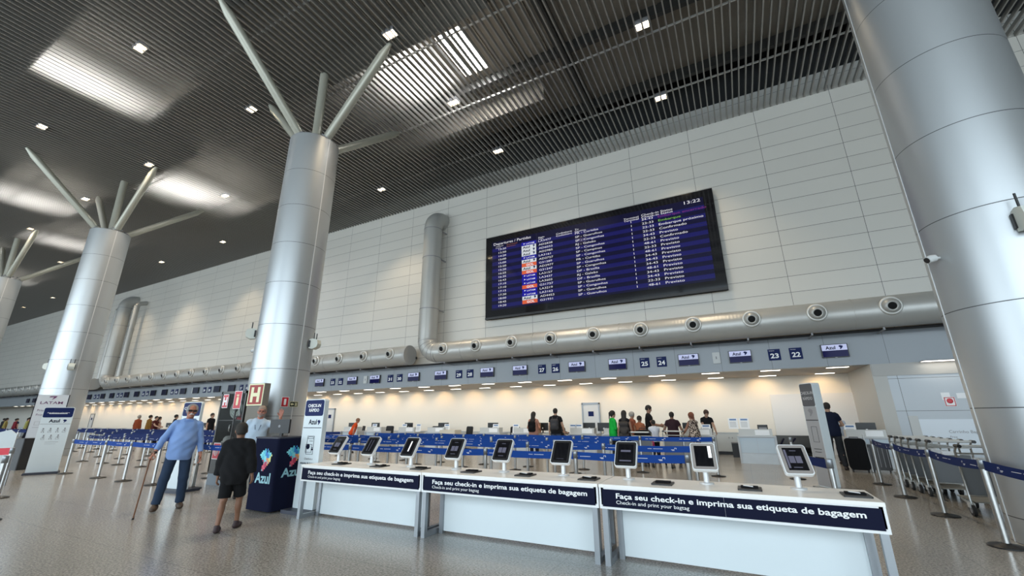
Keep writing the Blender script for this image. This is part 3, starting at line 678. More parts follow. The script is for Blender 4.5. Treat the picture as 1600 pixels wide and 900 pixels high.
# ------------------------------------------------------------------ podium
POD = (-7.65, 5.37)
t = thing('podium', 'dark navy fabric podium with coloured mosaic emblems, beside the waving man', 'podium', (*POD, 0), .0)
M = None
MB().rbox(.68, .60, .05, .03, 1.2, 'z').build('cover', NAVYF, t)
MB().rbox(.70, .62, .05, 1.2, 1.225, 'z').build('top', mat('podium_top', (.02, .022, .04), .5), t)
for sx in (-.25, .25): MB().lathe([(0, 0), (.05, 0), (.05, .03), (0, .03)], 12, Matrix.Translation((sx, 0, 0))).build('foot', BLK, t)
emblem('mosaic_emblem', t, (-.12, -.302, .66), .34); text('airline_text', 'Azul', SKYBLUE, t, (-.17, -.302, .47), size=.23, width=.42, bold=.03)
emblem('mosaic_emblem', t, (.342, -.12, .72), .32, ax=(0, 1, 0))
text('airline_text', 'Azul', SKYBLUE, t, (.342, -.17, .56), size=.2, width=.4, bold=.03, axis_x=(0, 1, 0))
t = thing('podium_monitor', 'black flat monitor seen from behind on the dark podium', 'monitor', (POD[0]-.02, POD[1]-.04, 1.225), .25)
MB().rbox(.42, .25, .01, -.02, .02, 'y', Matrix.Translation((-.03, 0, .18))).build('screen_back', BLK, t)
MB().box(-.03, .03, .0, .04, 0, .12).build('neck', BLK, t); MB().rbox(.22, .16, .02, 0, .012, 'z').build('stand', BLK, t)
MB().lathe([(.018, 0), (.026, 0), (.026, .002), (.018, .002)], 20, Matrix.Translation((-.03, -.02, .18)) @ Matrix.Rotation(PI/2, 4, 'X')).build('emblem_ring', GRY, t)

# ------------------------------------------------------------------ fire hose cabinet
FC = thing('fire_cabinet', 'tall dark glazed fire hose cabinet with red sign stickers at the second column', 'fire cabinet', (-11.43, 6.5, 0), 0)
FM = mat('cabinet_dark', (.045, .042, .038), .35, .4)
c = MB()
for a in ((-.54, -.49, 0, .4, .3, 2.22), (.49, .54, 0, .4, .3, 2.22), (-.54, .54, 0, .4, 2.16, 2.22), (-.54, .54, .37, .4, .3, 2.22), (-.49, .49, .02, .37, 1.5, 1.52), (-.54, .54, 0, .4, .26, .32), (.15, .18, 0, .03, .3, 2.2), (-.54, .54, 0, .4, .32, .98)): c.box(*a)
c.build('carcass', FM, FC)
c = MB()
for a in ((-.49, .15), (.18, .49)): c.box(a[0], a[1], -.004, .004, .98, 2.16)
c.build('glass_door', mat('dim_glass', (.06, .06, .055), .08, alpha=.16, spec=.35), FC)
bx('plinth', mat('plinth_blue_grey', (.20, .24, .28), .5), FC, -.52, .52, .01, .39, 0, .26)
def ssign(parent, cx, cz, w, h, kind, y=-.008):
    p = MB().rbox(w, h, .012, y-.004, y, 'y', Matrix.Translation((cx, 0, cz))).build('safety_sign', WTXT, parent)
    MB().box(cx-w/2+.015, cx+w/2-.015, y-.006, y-.004, cz-h/2+.015, cz+h/2-.015).build('red_field', RED, p)
    if kind == 'H': text('letter', 'H', WTXT, p, (cx, y-.008, cz-h*.27), size=h*.76, align='CENTER', bold=.05, stretch=.95)
    elif kind == 'E':
        e_ = MB(); e_.rbox(w*.26, h*.45, w*.1, y-.009, y-.006, 'y', Matrix.Translation((cx, 0, cz-h*.08))); e_.box(cx-w*.05, cx+w*.05, y-.009, y-.006, cz+h*.14, cz+h*.25); e_.box(cx-w*.18, cx+w*.12, y-.009, y-.006, cz+h*.24, cz+h*.29); e_.build('extinguisher_symbol', CREAM, p)
    else:
        for r in (.1, .2, .3): MB().tube([(cx+r*w*math.cos(a), y-.008, cz+r*h*.9*math.sin(a)) for a in [2*PI*i/24 for i in range(25)]], .008, 6).build('hose_symbol', WTXT, p)
    return p
ssign(FC, -.3, 1.98, .24, .34, 'H'); ssign(FC, .22, 2.0, .32, .44, 'E'); ssign(FC, -.3, .78, .3, .38, 'C'); ssign(FC, .3, .76, .24, .36, 'E')
MB().tube([(.1, -.01, 1.4), (.1, -.03, 1.4), (.1, -.03, 1.25), (.1, -.01, 1.25)], .01, 8).build('door_handle', STEEL, FC)
h = thing('fire_hose', 'pale coiled fire hose behind the cabinet glass', 'fire hose', (-11.6, 6.68, 1.52))
hp = MB()
for k in range(5): hp.tube([((.24-.03*k)*math.cos(a), .05+.03*(k % 2), .25+(.2-.03*k)*math.sin(a)) for a in [2*PI*i/28 for i in range(29)]], .024, 10)
hp.build('coil', mat('hose_canvas', (.52, .58, .52), .8), h)
MB().tube([(.14, .03, .35), (.3, .0, .1)], [.02, .03], 10).build('hose_nozzle', STEEL, h)
h = thing('hydrant_valve', 'red and brass hydrant valve inside the fire cabinet', 'valve', (-11.2, 6.68, .98))
MB().tube([(.0, .1, 0), (0, .1, .45), (-.12, .05, .55), (-.2, 0, .58)], .035, 14).build('pipe', RED, h)
MB().tube([(-.2, 0, .58), (-.27, 0, .58)], .055, 16).build('coupling', STEEL, h)
h = thing('fire_extinguisher', 'red fire extinguisher standing inside the fire cabinet', 'fire extinguisher', (-11.08, 6.68, .98))
MB().lathe([(0, 0), (.07, 0), (.075, .02), (.075, .3), (.05, .36), (.02, .38), (.02, .42)], 24).build('cylinder', RED, h)
MB().tube([(-.05, 0, .43), (.07, 0, .45)], .012, 8).tube([(.02, 0, .42), (.08, -.02, .3), (.08, -.03, .12)], .009, 8).build('valve_and_hose', BLK, h)
h = thing('fire_helmet', 'pale round helmet on the cabinet shelf', 'helmet', (-11.68, 6.7, .98))
MB().lathe([(.15, 0), (.14, .03), (.115, .035), (.11, .09), (.07, .14), (0, .155)], 24).build('shell', mat('helmet_pale', (.5, .53, .5), .5), h)
# hydrant letter sign on a box beside the column
h = thing('hydrant_sign', 'square red sign with a large cream letter H beside the column', 'sign', (-10.52, 6.5, 2.11), .1)
MB().box(-.27, .27, 0, .16, -.27, .27).build('box', mat('sign_box_brown', (.22, .20, .17), .6), h)
MB().box(-.26, .26, -.006, 0, -.26, .26).build('border', CREAM, h); MB().box(-.23, .23, -.01, -.006, -.23, .23).build('red_field', mat('dark_red', (.32, .02, .015), .5), h)
text('letter', 'H', CREAM, h, (0, -.012, -.16), size=.46, align='CENTER', bold=.05)
MB().box(-.27, .27, .02, .14, -2.11, -.27).build('post', mat('sign_post_brown', (.20, .18, .15), .6), h)
a = math.radians(-24)
def colsign(ang, z, label, kind):
    t = thing('wall_sign', label, 'sign', (-12.2+.815*math.cos(ang), 8.2+.815*math.sin(ang), z), ang+PI/2)
    if kind == 'E':
        MB().box(-.1, .1, -.01, 0, -.14, .14).build('plate', WTXT, t); MB().box(-.085, .085, -.012, -.01, -.125, .125).build('red_field', RED, t); MB().rbox(.06, .17, .02, -.015, -.012, 'y').build('extinguisher_symbol', WTXT, t)
    else:
        MB().box(-.13, .13, -.01, 0, -.075, .075).build('plate', CREAM, t); MB().box(-.12, .12, -.012, -.01, -.065, .065).build('dark_field', mat('exit_black', (.02, .03, .02), .5), t)
        MB().prism([(-.1, 0), (-.06, -.04), (-.06, -.015), (-.01, -.015), (-.01, .015), (-.06, .015), (-.06, .04)], -.015, -.012, 'y').box(.03, .035, -.015, -.012, -.05, .05).box(.09, .095, -.015, -.012, -.05, .05).box(.05, .075, -.015, -.012, -.045, .04).build('arrow_and_door', CREAM, t)
colsign(math.radians(-19), 1.99, 'small red extinguisher sign on the second column', 'E'); colsign(math.radians(-1), 1.93, 'small dark exit arrow sign on the second column', 'X')

# ------------------------------------------------------------------ belt posts
SHINY = mat('polished_steel', (.50, .50, .49), .3, 1.)
def post_proto():
    t = thing('queue_post', 'x', 'belt post', (0, 0, 0))
    MB().lathe([(0, 0), (.175, 0), (.178, .008), (.165, .02), (.05, .034), (.04, .045), (0, .045)], 32).build('base', BLK, t)
    MB().lathe([(.034, .04), (.034, .88)], 20).build('pole', SHINY, t)
    MB().lathe([(0, .87), (.04, .87), (.04, .975), (.034, .985), (0, .985)], 20).build('belt_cassette', STEELG, t)
    return t
PP = post_proto(); used = [False]
def post(x, y, label, group):
    if not used[0]: used[0] = True; PP.location = (x, y, 0); PP['label'] = label; PP['group'] = group; return PP
    t = PP.copy(); COL.objects.link(t); t.location = (x, y, 0); t['label'] = label; t['group'] = group
    for ch in ('base', 'pole', 'belt_cassette'):
        src = [c for c in PP.children if c.name == ch or c.name.startswith(ch+'.')][0]
        c = src.copy(); COL.objects.link(c); c.parent = t
    return t
def belt(par, p, q, m_, prints=False, sag=.015, z=.915, hh=.058):
    """webbing pulled from post par at p to the next post at q"""
    d = Vector((q[0]-p[0], q[1]-p[1], 0)); Ld = d.length; u = d/Ld; n = 8; b = MB()
    nrm = Vector((-u.y, u.x, 0))
    if nrm.y > 0 or (abs(nrm.y) < .1 and nrm.x > 0): nrm = -nrm
    V = []
    for i in range(n+1):
        s_ = .03+(Ld-.06)*i/n; dz = -sag*4*(i/n)*(1-i/n)
        for zz in (z-hh, z+hh):
            for off in (-.0015, .0015): V.append(tuple(u*s_+nrm*off+Vector((0, 0, zz+dz))))
    b.v = V
    for i in range(n):
        a = 4*i
        for f in ((a+1, a+5, a+7, a+3), (a, a+2, a+6, a+4), (a+2, a+3, a+7, a+6), (a, a+4, a+5, a+1)): b.f.append(f); b.sm.append(False)
    o = b.build('belt', m_, par)
    if prints:
        g = MB(); k = .32
        while k < Ld-.4:
            dz = -sag*4*(k/Ld)*(1-k/Ld)
            def P(s_, zz): return u*s_+nrm*.0028+Vector((0, 0, z+zz+dz))
            for (a0, a1, z0, z1) in ((0, .006, .0, .026), (.006, .03, .020, .026), (.03, .036, .004, .026), (.04, .10, -.014, -.006), (.04, .085, -.026, -.020), (.26, .44, -.001, .005), (.47, .55, -.001, .005)):
                g.quad(P(k+a0, z0), P(k+a1, z0), P(k+a1, z1), P(k+a0, z1))
            k += .92
        if g.v: g.build('belt_print', WTXT, o)
rowname = {7.2: 'nearest queue lane behind the tables', 9.3: 'second queue lane behind the tables', 11.2: 'third queue lane behind the tables', 13.15: 'queue lane nearest the desks'}
def lane(y, xs_, m_, gname, rname, prints=False, gaps=(), dy=None):
    P = [(x, y+(dy(x) if dy else 0)) for x in xs_]
    for i, (x, yy) in enumerate(P):
        t = post(x, yy, 'steel belt post in the %s, %s from the right' % (rname, nth(i)), gname)
        if i+1 < len(P) and i not in gaps: belt(t, (x, yy), P[i+1], m_, prints)
lane(7.2, [-.82-1.76*i for i in range(8)], BELT, 'belt posts of the queue behind the tables', rowname[7.2], True)
lane(9.3, [-.92-1.78*i for i in range(8)], BELT, 'belt posts of the queue behind the tables', rowname[9.3], True)
lane(11.2, [-3.05-1.76*i for i in range(7)], BELT, 'belt posts of the queue behind the tables', rowname[11.2], True)
lane(13.15, [-.78, -2.72, -4.46, -6.32, -8.0, -9.81, -11.5, -13.08], BELT, 'belt posts of the queue behind the tables', rowname[13.15], True)
lane(12.2, [-4.4-1.9*i for i in range(5)], BELT, 'belt posts of the queue behind the tables', 'short lane before the desks', True)
lane(10.25, [-4.2-1.8*i for i in range(5)], BELT, 'belt posts of the queue behind the tables', 'short middle lane behind the tables', True)
# right hand line
RP = [(2.72, 5.95), (2.6, 7.85), (2.61, 9.7), (2.56, 11.42), (2.6, 13.2), (1.0, 13.42)]
for i, p in enumerate(RP):
    t = post(p[0], p[1], ['polished belt post beyond the right edge of the view', 'nearest polished belt post at the foot of the huge column', 'polished belt post right of the tables, second from the huge column', 'polished belt post before the luggage trolleys, third from the huge column', 'polished belt post by the standing suitcase, fourth from the huge column', 'belt post behind the rightmost tablet'][i], 'polished belt posts along the trolleys')
    if i > 0: belt(t, p, RP[i-1], BELTD, True, sag=.03) if i < 5 else None
t = post(.92, 5.98+1.2, 'short section belt post behind the right end of the tables', 'belt posts of the queue behind the tables')
belt(t, (.92, 7.18), (.55, 9.0), BELTD, False)
lane(5.9, [-13.1, -14.62, -16.1, -18.3], BELT, 'belt posts of the left queue', 'front lane of the left queue', True)
lane(9.0, [-13.6-1.9*i for i in range(7)], BELTD, 'belt posts of the left queue', 'inner lane of the left queue', False)
lane(11.2, [-16.4-1.9*i for i in range(11)], BELTD, 'belt posts of the left queue', 'fourth lane of the left queue', False)
lane(13.6, [-15.5-2.0*i for i in range(14)], BELTD, 'belt posts of the left queue', 'left queue lane by the desks', False)
lane(7.8, [-14.3, -16.4, -18.35, -20.0, -21.2, -22.95], BELTD, 'belt posts of the left queue', 'second lane of the left queue', True)
lane(10.1, [-19.5, -21.5, -23.4, -25.3, -27.2, -29.1], BELTD, 'belt posts of the left queue', 'third lane of the left queue', False)
lane(12.4, [-17-2.0*i for i in range(12)], BELTD, 'belt posts of the left queue', 'rear lane of the left queue', False)
lane(9.9, [-30.5-2.1*i for i in range(14)], BELTD, 'belt posts of the far left queue', 'far queue, front lane', False)
lane(11.4, [-32-2.1*i for i in range(16)], BELTD, 'belt posts of the far left queue', 'far queue, rear lane', False)
# belt in front of the fire cabinet
t = post(-11.55, 6.02, 'belt post just left of the fire cabinet', 'belt posts of the left queue'); belt(t, (-11.55, 6.02), (-9.95, 6.05), BELT, True)

# things at the far left edge
t = thing('waste_bin', 'black square waste bin standing behind the priority totem', 'bin', (-21.4, 5.72, 0), .35)
MB().rbox(.62, .6, .03, 0, .92, 'z').build('body', mat('bin_black', (.02, .02, .022), .4), t); MB().rbox(.64, .62, .03, .92, .97, 'z').build('lid', BLK, t)
MB().box(-.315, -.31, -.2, .2, .3, .8).build('front_label', mat('bin_label', (.25, .27, .38), .5), t)
t = thing('standing_sign', 'white angled floor sign cut off by the left edge', 'standing sign', (-16.75, 3.92, 0), math.radians(60))
MB().prism([(-.5, .35), (.34, .35), (.34, 1.2), (.2, 1.32), (-.5, 1.1)], 0, .04, 'y').build('panel', WF, t); MB().box(-.4, .4, -.02, .06, 0, .35).build('frame', STEELG, t)
t = post(-11.0, 2.75, 'belt post mostly beyond the left edge of the view', 'belt posts of the left queue')
t = post(-14.0, 3.56, 'belt post holding the red belt at the far left edge', 'belt posts of the left queue')
belt(t, (-14.0, 3.56), (-15.3, 3.1), mat('red_belt', (.55, .01, .03), .6), False, hh=.07)

# ------------------------------------------------------------------ check-in desks
DESKF = mat('desk_pale_blue', (.52, .60, .66), .4); DESKT = mat('desk_top_grey', (.50, .52, .54), .35); MARB = mat('desk_plinth', (.55, .60, .64), .35, var=.08, vscale=4)
CHW = mat('chair_mesh', (.02, .02, .022), .7)
def mon(px, py, label, rz=0, tilt=0, z=.98):
    t = thing('desk_monitor', label, 'monitor', (px, py, z), rz, 'black monitors on the check-in desks')
    MB().rbox(.50, .32, .012, -.02, .02, 'y', Matrix.Translation((0, 0, .25))).build('screen_back', BLK, t)
    MB().box(-.025, .025, 0, .03, 0, .15).build('neck', BLK, t); MB().rbox(.2, .15, .02, 0, .012).build('stand', BLK, t)
    MB().box(-.02, .03, -.024, -.02, .16, .22).build('sticker', PAPER, t)
    return t
def chair(px, py, rz, label):
    t = thing('office_chair', label, 'chair', (px, py, 0), rz, 'black office chairs behind the desks')
    MB().rbox(.48, .46, .06, .47, .54).build('seat', CHW, t)
    Mb = Matrix.Translation((0, .22, .85)) @ Matrix.Rotation(-.12, 4, 'X')
    MB().rbox(.46, .5, .07, -.02, .025, 'y', Mb).build('backrest', CHW, t)
    MB().tube([(0, .2, .5), (0, .26, .7), (0, .24, .9)], .02, 8).build('back_stem', BLK, t)
    MB().tube([(0, 0, .1), (0, 0, .47)], .03, 12).build('gas_lift', GRY, t)
    for k in range(5): a = 2*PI*k/5; MB().tube([(0, 0, .11), (.3*math.cos(a), .3*math.sin(a), .07)], [.025, .015], 8).tube([(.3*math.cos(a)-.015, .3*math.sin(a), .03), (.3*math.cos(a)+.015, .3*math.sin(a), .03)], .03, 10).build('leg', BLK, t)
    for s in (-1, 1): MB().tube([(s*.24, .1, .5), (s*.28, .1, .7), (s*.28, -.12, .72)], .016, 8).build('armrest', BLK, t)
    return t
def tentcard(px, py, z, label, w=.3, h=.36, rz=0):
    t = thing('notice_card', label, 'notice', (px, py, z), rz, 'upright notices on the desks')
    MB().box(-w/2, w/2, -.004, .004, 0, h, Matrix.Rotation(-.15, 4, 'X')).build('card', PAPER, t)
    q = MB().box(-w*.35, w*.35, -.006, -.004, h*.78, h*.92, Matrix.Rotation(-.15, 4, 'X'))
    q.build('header_print', mat('notice_blue', (.10, .2, .4), .5), t)
    r = MB()
    for k in range(5): r.box(-w*.36, w*.3, -.006, -.004, h*(.62-.11*k), h*(.65-.11*k), Matrix.Rotation(-.15, 4, 'X'))
    r.build('text_lines', GRY, t); return t
def desk(cx, name, full=True):
    t = thing('check_in_desk', 'pale check-in desk, %s' % name, 'desk', (cx, 16.85, 0), group='check-in desks along the recess')
    w = 1.14
    MB().box(-w/2, w/2, -.03, .7, .83, .87).build('counter_top', DESKT, t)
    c = MB().box(-w/2, -w/2+.06, 0, .68, 0, .83).box(w/2-.06, w/2, 0, .68, 0, .83).box(-w/2+.06, w/2-.06, .04, .08, .1, .83); c.build('carcass', DESKT, t)
    MB().box(-w/2+.065, -.004, .03, .04, .33, .80).box(.004, w/2-.065, .03, .04, .33, .80).build('front_panel', DESKF, t)
    MB().box(-w/2+.06, w/2-.06, .02, .04, 0, .31).build('plinth', MARB, t)
    if full:
        r = MB().box(-.5, .42, .06, .10, .87, 1.08).box(-.5, -.46, .1, .4, .87, 1.08).box(.42, .48, .06, .4, .87, 1.08); r.build('screen_shelf', LGRY, t)
        MB().box(-.02, .40, .05, .058, .89, 1.05).build('notice_strip', PAPER, t)
    return t
dk_side = lambda x: 'under the fascia screens, %s'
desks = sorted([.31, -1.5, -4.35, -5.72, -8.3, -10.0, -12.95, -14.75, -16.9, -18.6, -22.6, -24.4, -27.2, -29, -31.8, -33.6, -36.4, -38.2, -41, -42.8, -45.6, -47.4, -50.2, -52.0, -54.8, -56.6, -59.4, -61.2, -64, -66], reverse=True)
desk(3.25, 'rightmost, with two suitcases before it')
for i, x in enumerate(desks): desk(x, '%s one left of the navy T-shirt man\'s desk' % nth(i), x > -34)
i = 0
for x, rz in ((3.35, .1), (-1.75, 0), (-5.55, 0), (-4.95, 0), (-10.05, .1), (-7.6, 0), (-12.8, .5), (-14.95, 0), (-17.2, .1), (-18.9, .1), (-24.2, .3), (-28.9, .3), (-33.4, .2), (-38.0, .2), (-42.6, .2)):
    mon(x, 17.3, 'black monitor on a check-in desk, %s from the right' % nth(i), rz, z=.87); i += 1
i = 0
for x, y, rz in ((-4.15, 17.9, .3), (-9.3, 17.9, .2), (-11.9, 17.9, -.3), (-14.0, 18.1, .1), (-17.2, 18.2, .2), (-19.1, 18.0, -.5), (-22.4, 18.0, 1.1), (-27.5, 18, .2), (-32, 18, .2)):
    chair(x, y, rz, 'black office chair behind the desks, %s from the right' % nth(i)); i += 1
i = 0
for x, z in ((.02, 1.08), (-.32, 1.08), (2.9, .87), (-1.2, .87), (-5.9, .87), (-6.15, .87), (-8.75, .87), (-9.75, .87), (-12.4, .87), (-14.1, .87), (-15.0, .87), (-17.0, .87), (-24.8, .87), (-29.4, .87)):
    tentcard(x, 17.0 if z < 1 else 17.0, z, 'upright paper notice on a check-in desk, %s from the right' % nth(i)); i += 1
t = thing('card_printer', 'black printer beside the notices on the lone pale desk', 'printer', (.55, 17.35, .87))
MB().rbox(.3, .28, .03, 0, .34).build('body', BLK, t); MB().box(-.12, .12, -.16, -.14, .2, .26).build('paper_slot', GRY, t)
# long low counter and cabinet behind the desks
t = thing('low_cabinet', 'low white cabinet with paired doors behind the lone pale desk', 'cabinet', (-.55, 20.2, 0))
MB().box(-.75, .75, 0, .5, .12, .82).build('body', mat('cabinet_white', (.66, .67, .65), .45), t); MB().box(-.78, .78, -.02, .52, .82, .85).build('top', DESKT, t); bx('plinth', BLK, t, -.72, .72, .05, .45, 0, .12)
for s in (-1, 1):
    d = bx('door', MATS['cabinet_white'], t, min(s*.01, s*.73), max(s*.01, s*.73), -.015, 0, .14, .8); MB().tube([(s*.06, -.03, .62), (s*.06, -.03, .68)], .012, 8).build('knob', GRY, d)
t = thing('waste_bin', 'narrow black bin beside the low white cabinet', 'bin', (-.38, 19.2, 0)); MB().prism([(-.14, -.12), (.14, -.12), (.14, .12), (-.14, .12)], 0, .5, 'z').build('body', BLK, t); MB().box(-.15, .15, -.13, .13, .5, .53).build('rim', GRY, t)
t = thing('back_counter', 'long low beige counter running behind the desks', 'counter', (-13, 20.6, 0))
MB().box(-10, 6.2, 0, .45, 0, .74).build('body', mat('beige_counter', (.62, .58, .50), .5), t); MB().box(-10, 6.2, -.03, .48, .74, .77).build('top', DESKT, t)
t = thing('baggage_opening', 'dark baggage conveyor mouth low in the back wall at the right', 'conveyor', (1.65, YW+3.2, 0))
MB().box(-.68, .75, .0, .3, .02, .72).build('opening', mat('dark_granite', (.045, .043, .04), .3), t); MB().box(-.6, .7, -.5, .0, .1, .28).build('belt_bed', BLKM, t)
MB().tube([(-.5, -.3, .3), (-.3, -.1, .6)], .03, 8).tube([(-.2, -.3, .3), (.1, -.1, .62)], .03, 8).build('rubber_flap', NAVY, t)
t = thing('beige_box', 'beige cardboard box with a dark mark, on the counter left of the monitors', 'box', (-11.85, 16.3, .0)); MB().box(-.42, .42, 0, .5, .25, .98).build('body', mat('cardboard', (.62, .57, .48), .7), t); MB().box(-.04, .04, -.004, 0, .6, .72).build('printed_mark', BLK, t); MB().box(-.4, .4, .02, .48, 0, .25).build('base_stand', DESKT, t)
t = thing('paper_bag', 'brown paper bag standing on a desk beside the woman with the backpack', 'bag', (-7.75, 16.95, .87)); MB().prism([(-.16, -.09), (.16, -.09), (.17, .09), (-.17, .09)], 0, .42).build('body', mat('kraft', (.42, .27, .16), .8), t); MB().tube([(-.08, 0, .42), (-.06, 0, .5), (.06, 0, .5), (.08, 0, .42)], .006, 6).build('handle', mat('kraft_dark', (.3, .18, .1), .8), t)
# notices on the lower right wall
for x, z, w, h, nm, lb in ((5.62, 2.04, .2, .22, 'notice_sheet', 'left white sheet taped to the lower right wall'), (5.98, 2.05, .22, .16, 'notice_sheet', 'right white sheet taped to the lower right wall')):
    t = thing(nm, lb, 'notice', (x, YW-.004, z)); MB().box(-w/2, w/2, -.003, 0, -h/2, h/2).build('sheet', PAPER, t)
t = thing('warning_sign', 'small red and white square warning notice on the lower right wall', 'sign', (5.68, YW-.006, 1.88)); MB().box(-.13, .13, -.004, 0, -.14, .14).build('plate', WTXT, t)
q = MB(); outline(q, -.12, .12, -.13, .13, .02, -.007); q.lathe([(.045, 0), (.075, 0), (.075, .004), (.045, .004)], 20, Matrix.Translation((0, -.004, .02)) @ Matrix.Rotation(PI/2, 4, 'X')); q.build('red_ring', RED, t)
t = thing('advert_panel', 'white panel with small grey lettering on the lower right wall behind the trolleys', 'sign', (5.55, YW-.01, .85)); MB().box(-.72, .95, -.01, 0, -.45, .52).build('board', mat('advert_white', (.66, .72, .78), .3), t)
text('caption_text', 'Carrinho Baggage', GRY, t, (-.1, -.012, .12), size=.12); text('caption_text', 'Free', GRY, t, (-.1, -.012, -.02), size=.09); MB().box(-.95, -.72, -.01, 0, -.45, .62).build('grey_strip', LGRY, t)
t = thing('picture_panel', 'orange brown picture panel beside the huge column', 'picture', (6.75, YW-.02, 1.25)); MB().box(-.2, .3, -.02, 0, -.45, .35).build('frame', GRY, t); MB().box(-.15, .25, -.024, -.02, -.4, .3).build('print', mat('amber_print', (.55, .27, .04), .5, var=.6, vscale=6), t)

# ------------------------------------------------------------------ luggage trolleys (nested row)
CART = mat('trolley_steel', (.50, .51, .50), .3, .85); CARTP = mat('trolley_panel', (.16, .17, .18), .55)
def cart_proto():
    t = thing('luggage_trolley', 'x', 'luggage trolley', (0, 0, 0))
    f = MB()   # handle side at y=0, front (load) toward +Y
    for s in (-1, 1):
        f.tube([(s*.30, .0, .16), (s*.30, .02, .2), (s*.31, .05, .95), (s*.31, -.05, 1.03), (s*.31, -.16, 1.04)], .016, 10)
        f.tube([(s*.30, .0, .17), (s*.26, .45, .18), (s*.14, .88, .16)], .019, 10)
    f.tube([(-.31, .04, .92), (.31, .04, .92)], .012, 8).tube([(-.31, .04, .8), (.31, .04, .8)], .010, 8).tube([(-.30, 0, .3), (.30, 0, .3)], .012, 8)
    f.tube([(-.14, .88, .16), (.14, .88, .16)], .019, 10).tube([(-.26, .45, .18), (.26, .45, .18)], .012, 8)
    f.build('frame', CART, t)
    MB().tube([(-.31, -.14, 1.04), (.31, -.14, 1.04)], .022, 12).build('handle_bar', LGRY, t)
    for s in (-1, 1): MB().tube([(s*.31, -.19, 1.04), (s*.31, -.03, 1.04)], .028, 10).build('handle_grip', BLK, t)
    MB().rbox(.56, .5, .03, -.01, .01, 'y', Matrix.Translation((0, .07, .55)) @ Matrix.Rotation(.06, 4, 'X')).build('back_panel', CARTP, t)
    MB().box(-.12, .12, .0, .04, .79, .86).build('label_plate', PAPER, t)
    MB().box(-.22, .22, .1, .8, .185, .2).build('load_platform', mat('trolley_platform', (.22, .22, .2), .6), t)
    for (x, y) in ((-.3, .03), (.3, .03), (0, .86)):
        w_ = MB().tube([(x-.02, y, .085), (x+.02, y, .085)], .085, 18).build('wheel', RUB, t)
        MB().tube([(x-.026, y, .085), (x+.026, y, .085)], .045, 12).build('wheel_hub', GRY, w_)
        MB().box(x-.035, x+.035, y-.03, y+.05, .12, .19).build('caster_fork', LGRY, t)
    return t
carts = [(3.3, 9.82, 0), (3.36, 11.3, 0), (3.33, 11.72, 0), (3.3, 12.12, 0), (3.28, 12.5, 0), (3.27, 12.88, 0), (3.26, 13.25, 0)]
cp_ = None
for i, (x, y, rz) in enumerate(carts):
    lb = ['luggage trolley standing alone nearest the huge column', 'front trolley of the nested row', 'second trolley of the nested row', 'third trolley of the nested row', 'fourth trolley of the nested row', 'fifth trolley of the nested row', 'rearmost trolley of the nested row'][i]
    if cp_ is None: cp_ = cart_proto(); cp_.location = (x, y, 0); cp_.rotation_euler = (0, 0, rz); cp_['label'] = lb; cp_['group'] = 'grey luggage trolleys'
    else: dup(cp_, lb, (x, y, 0), rz, 'grey luggage trolleys')

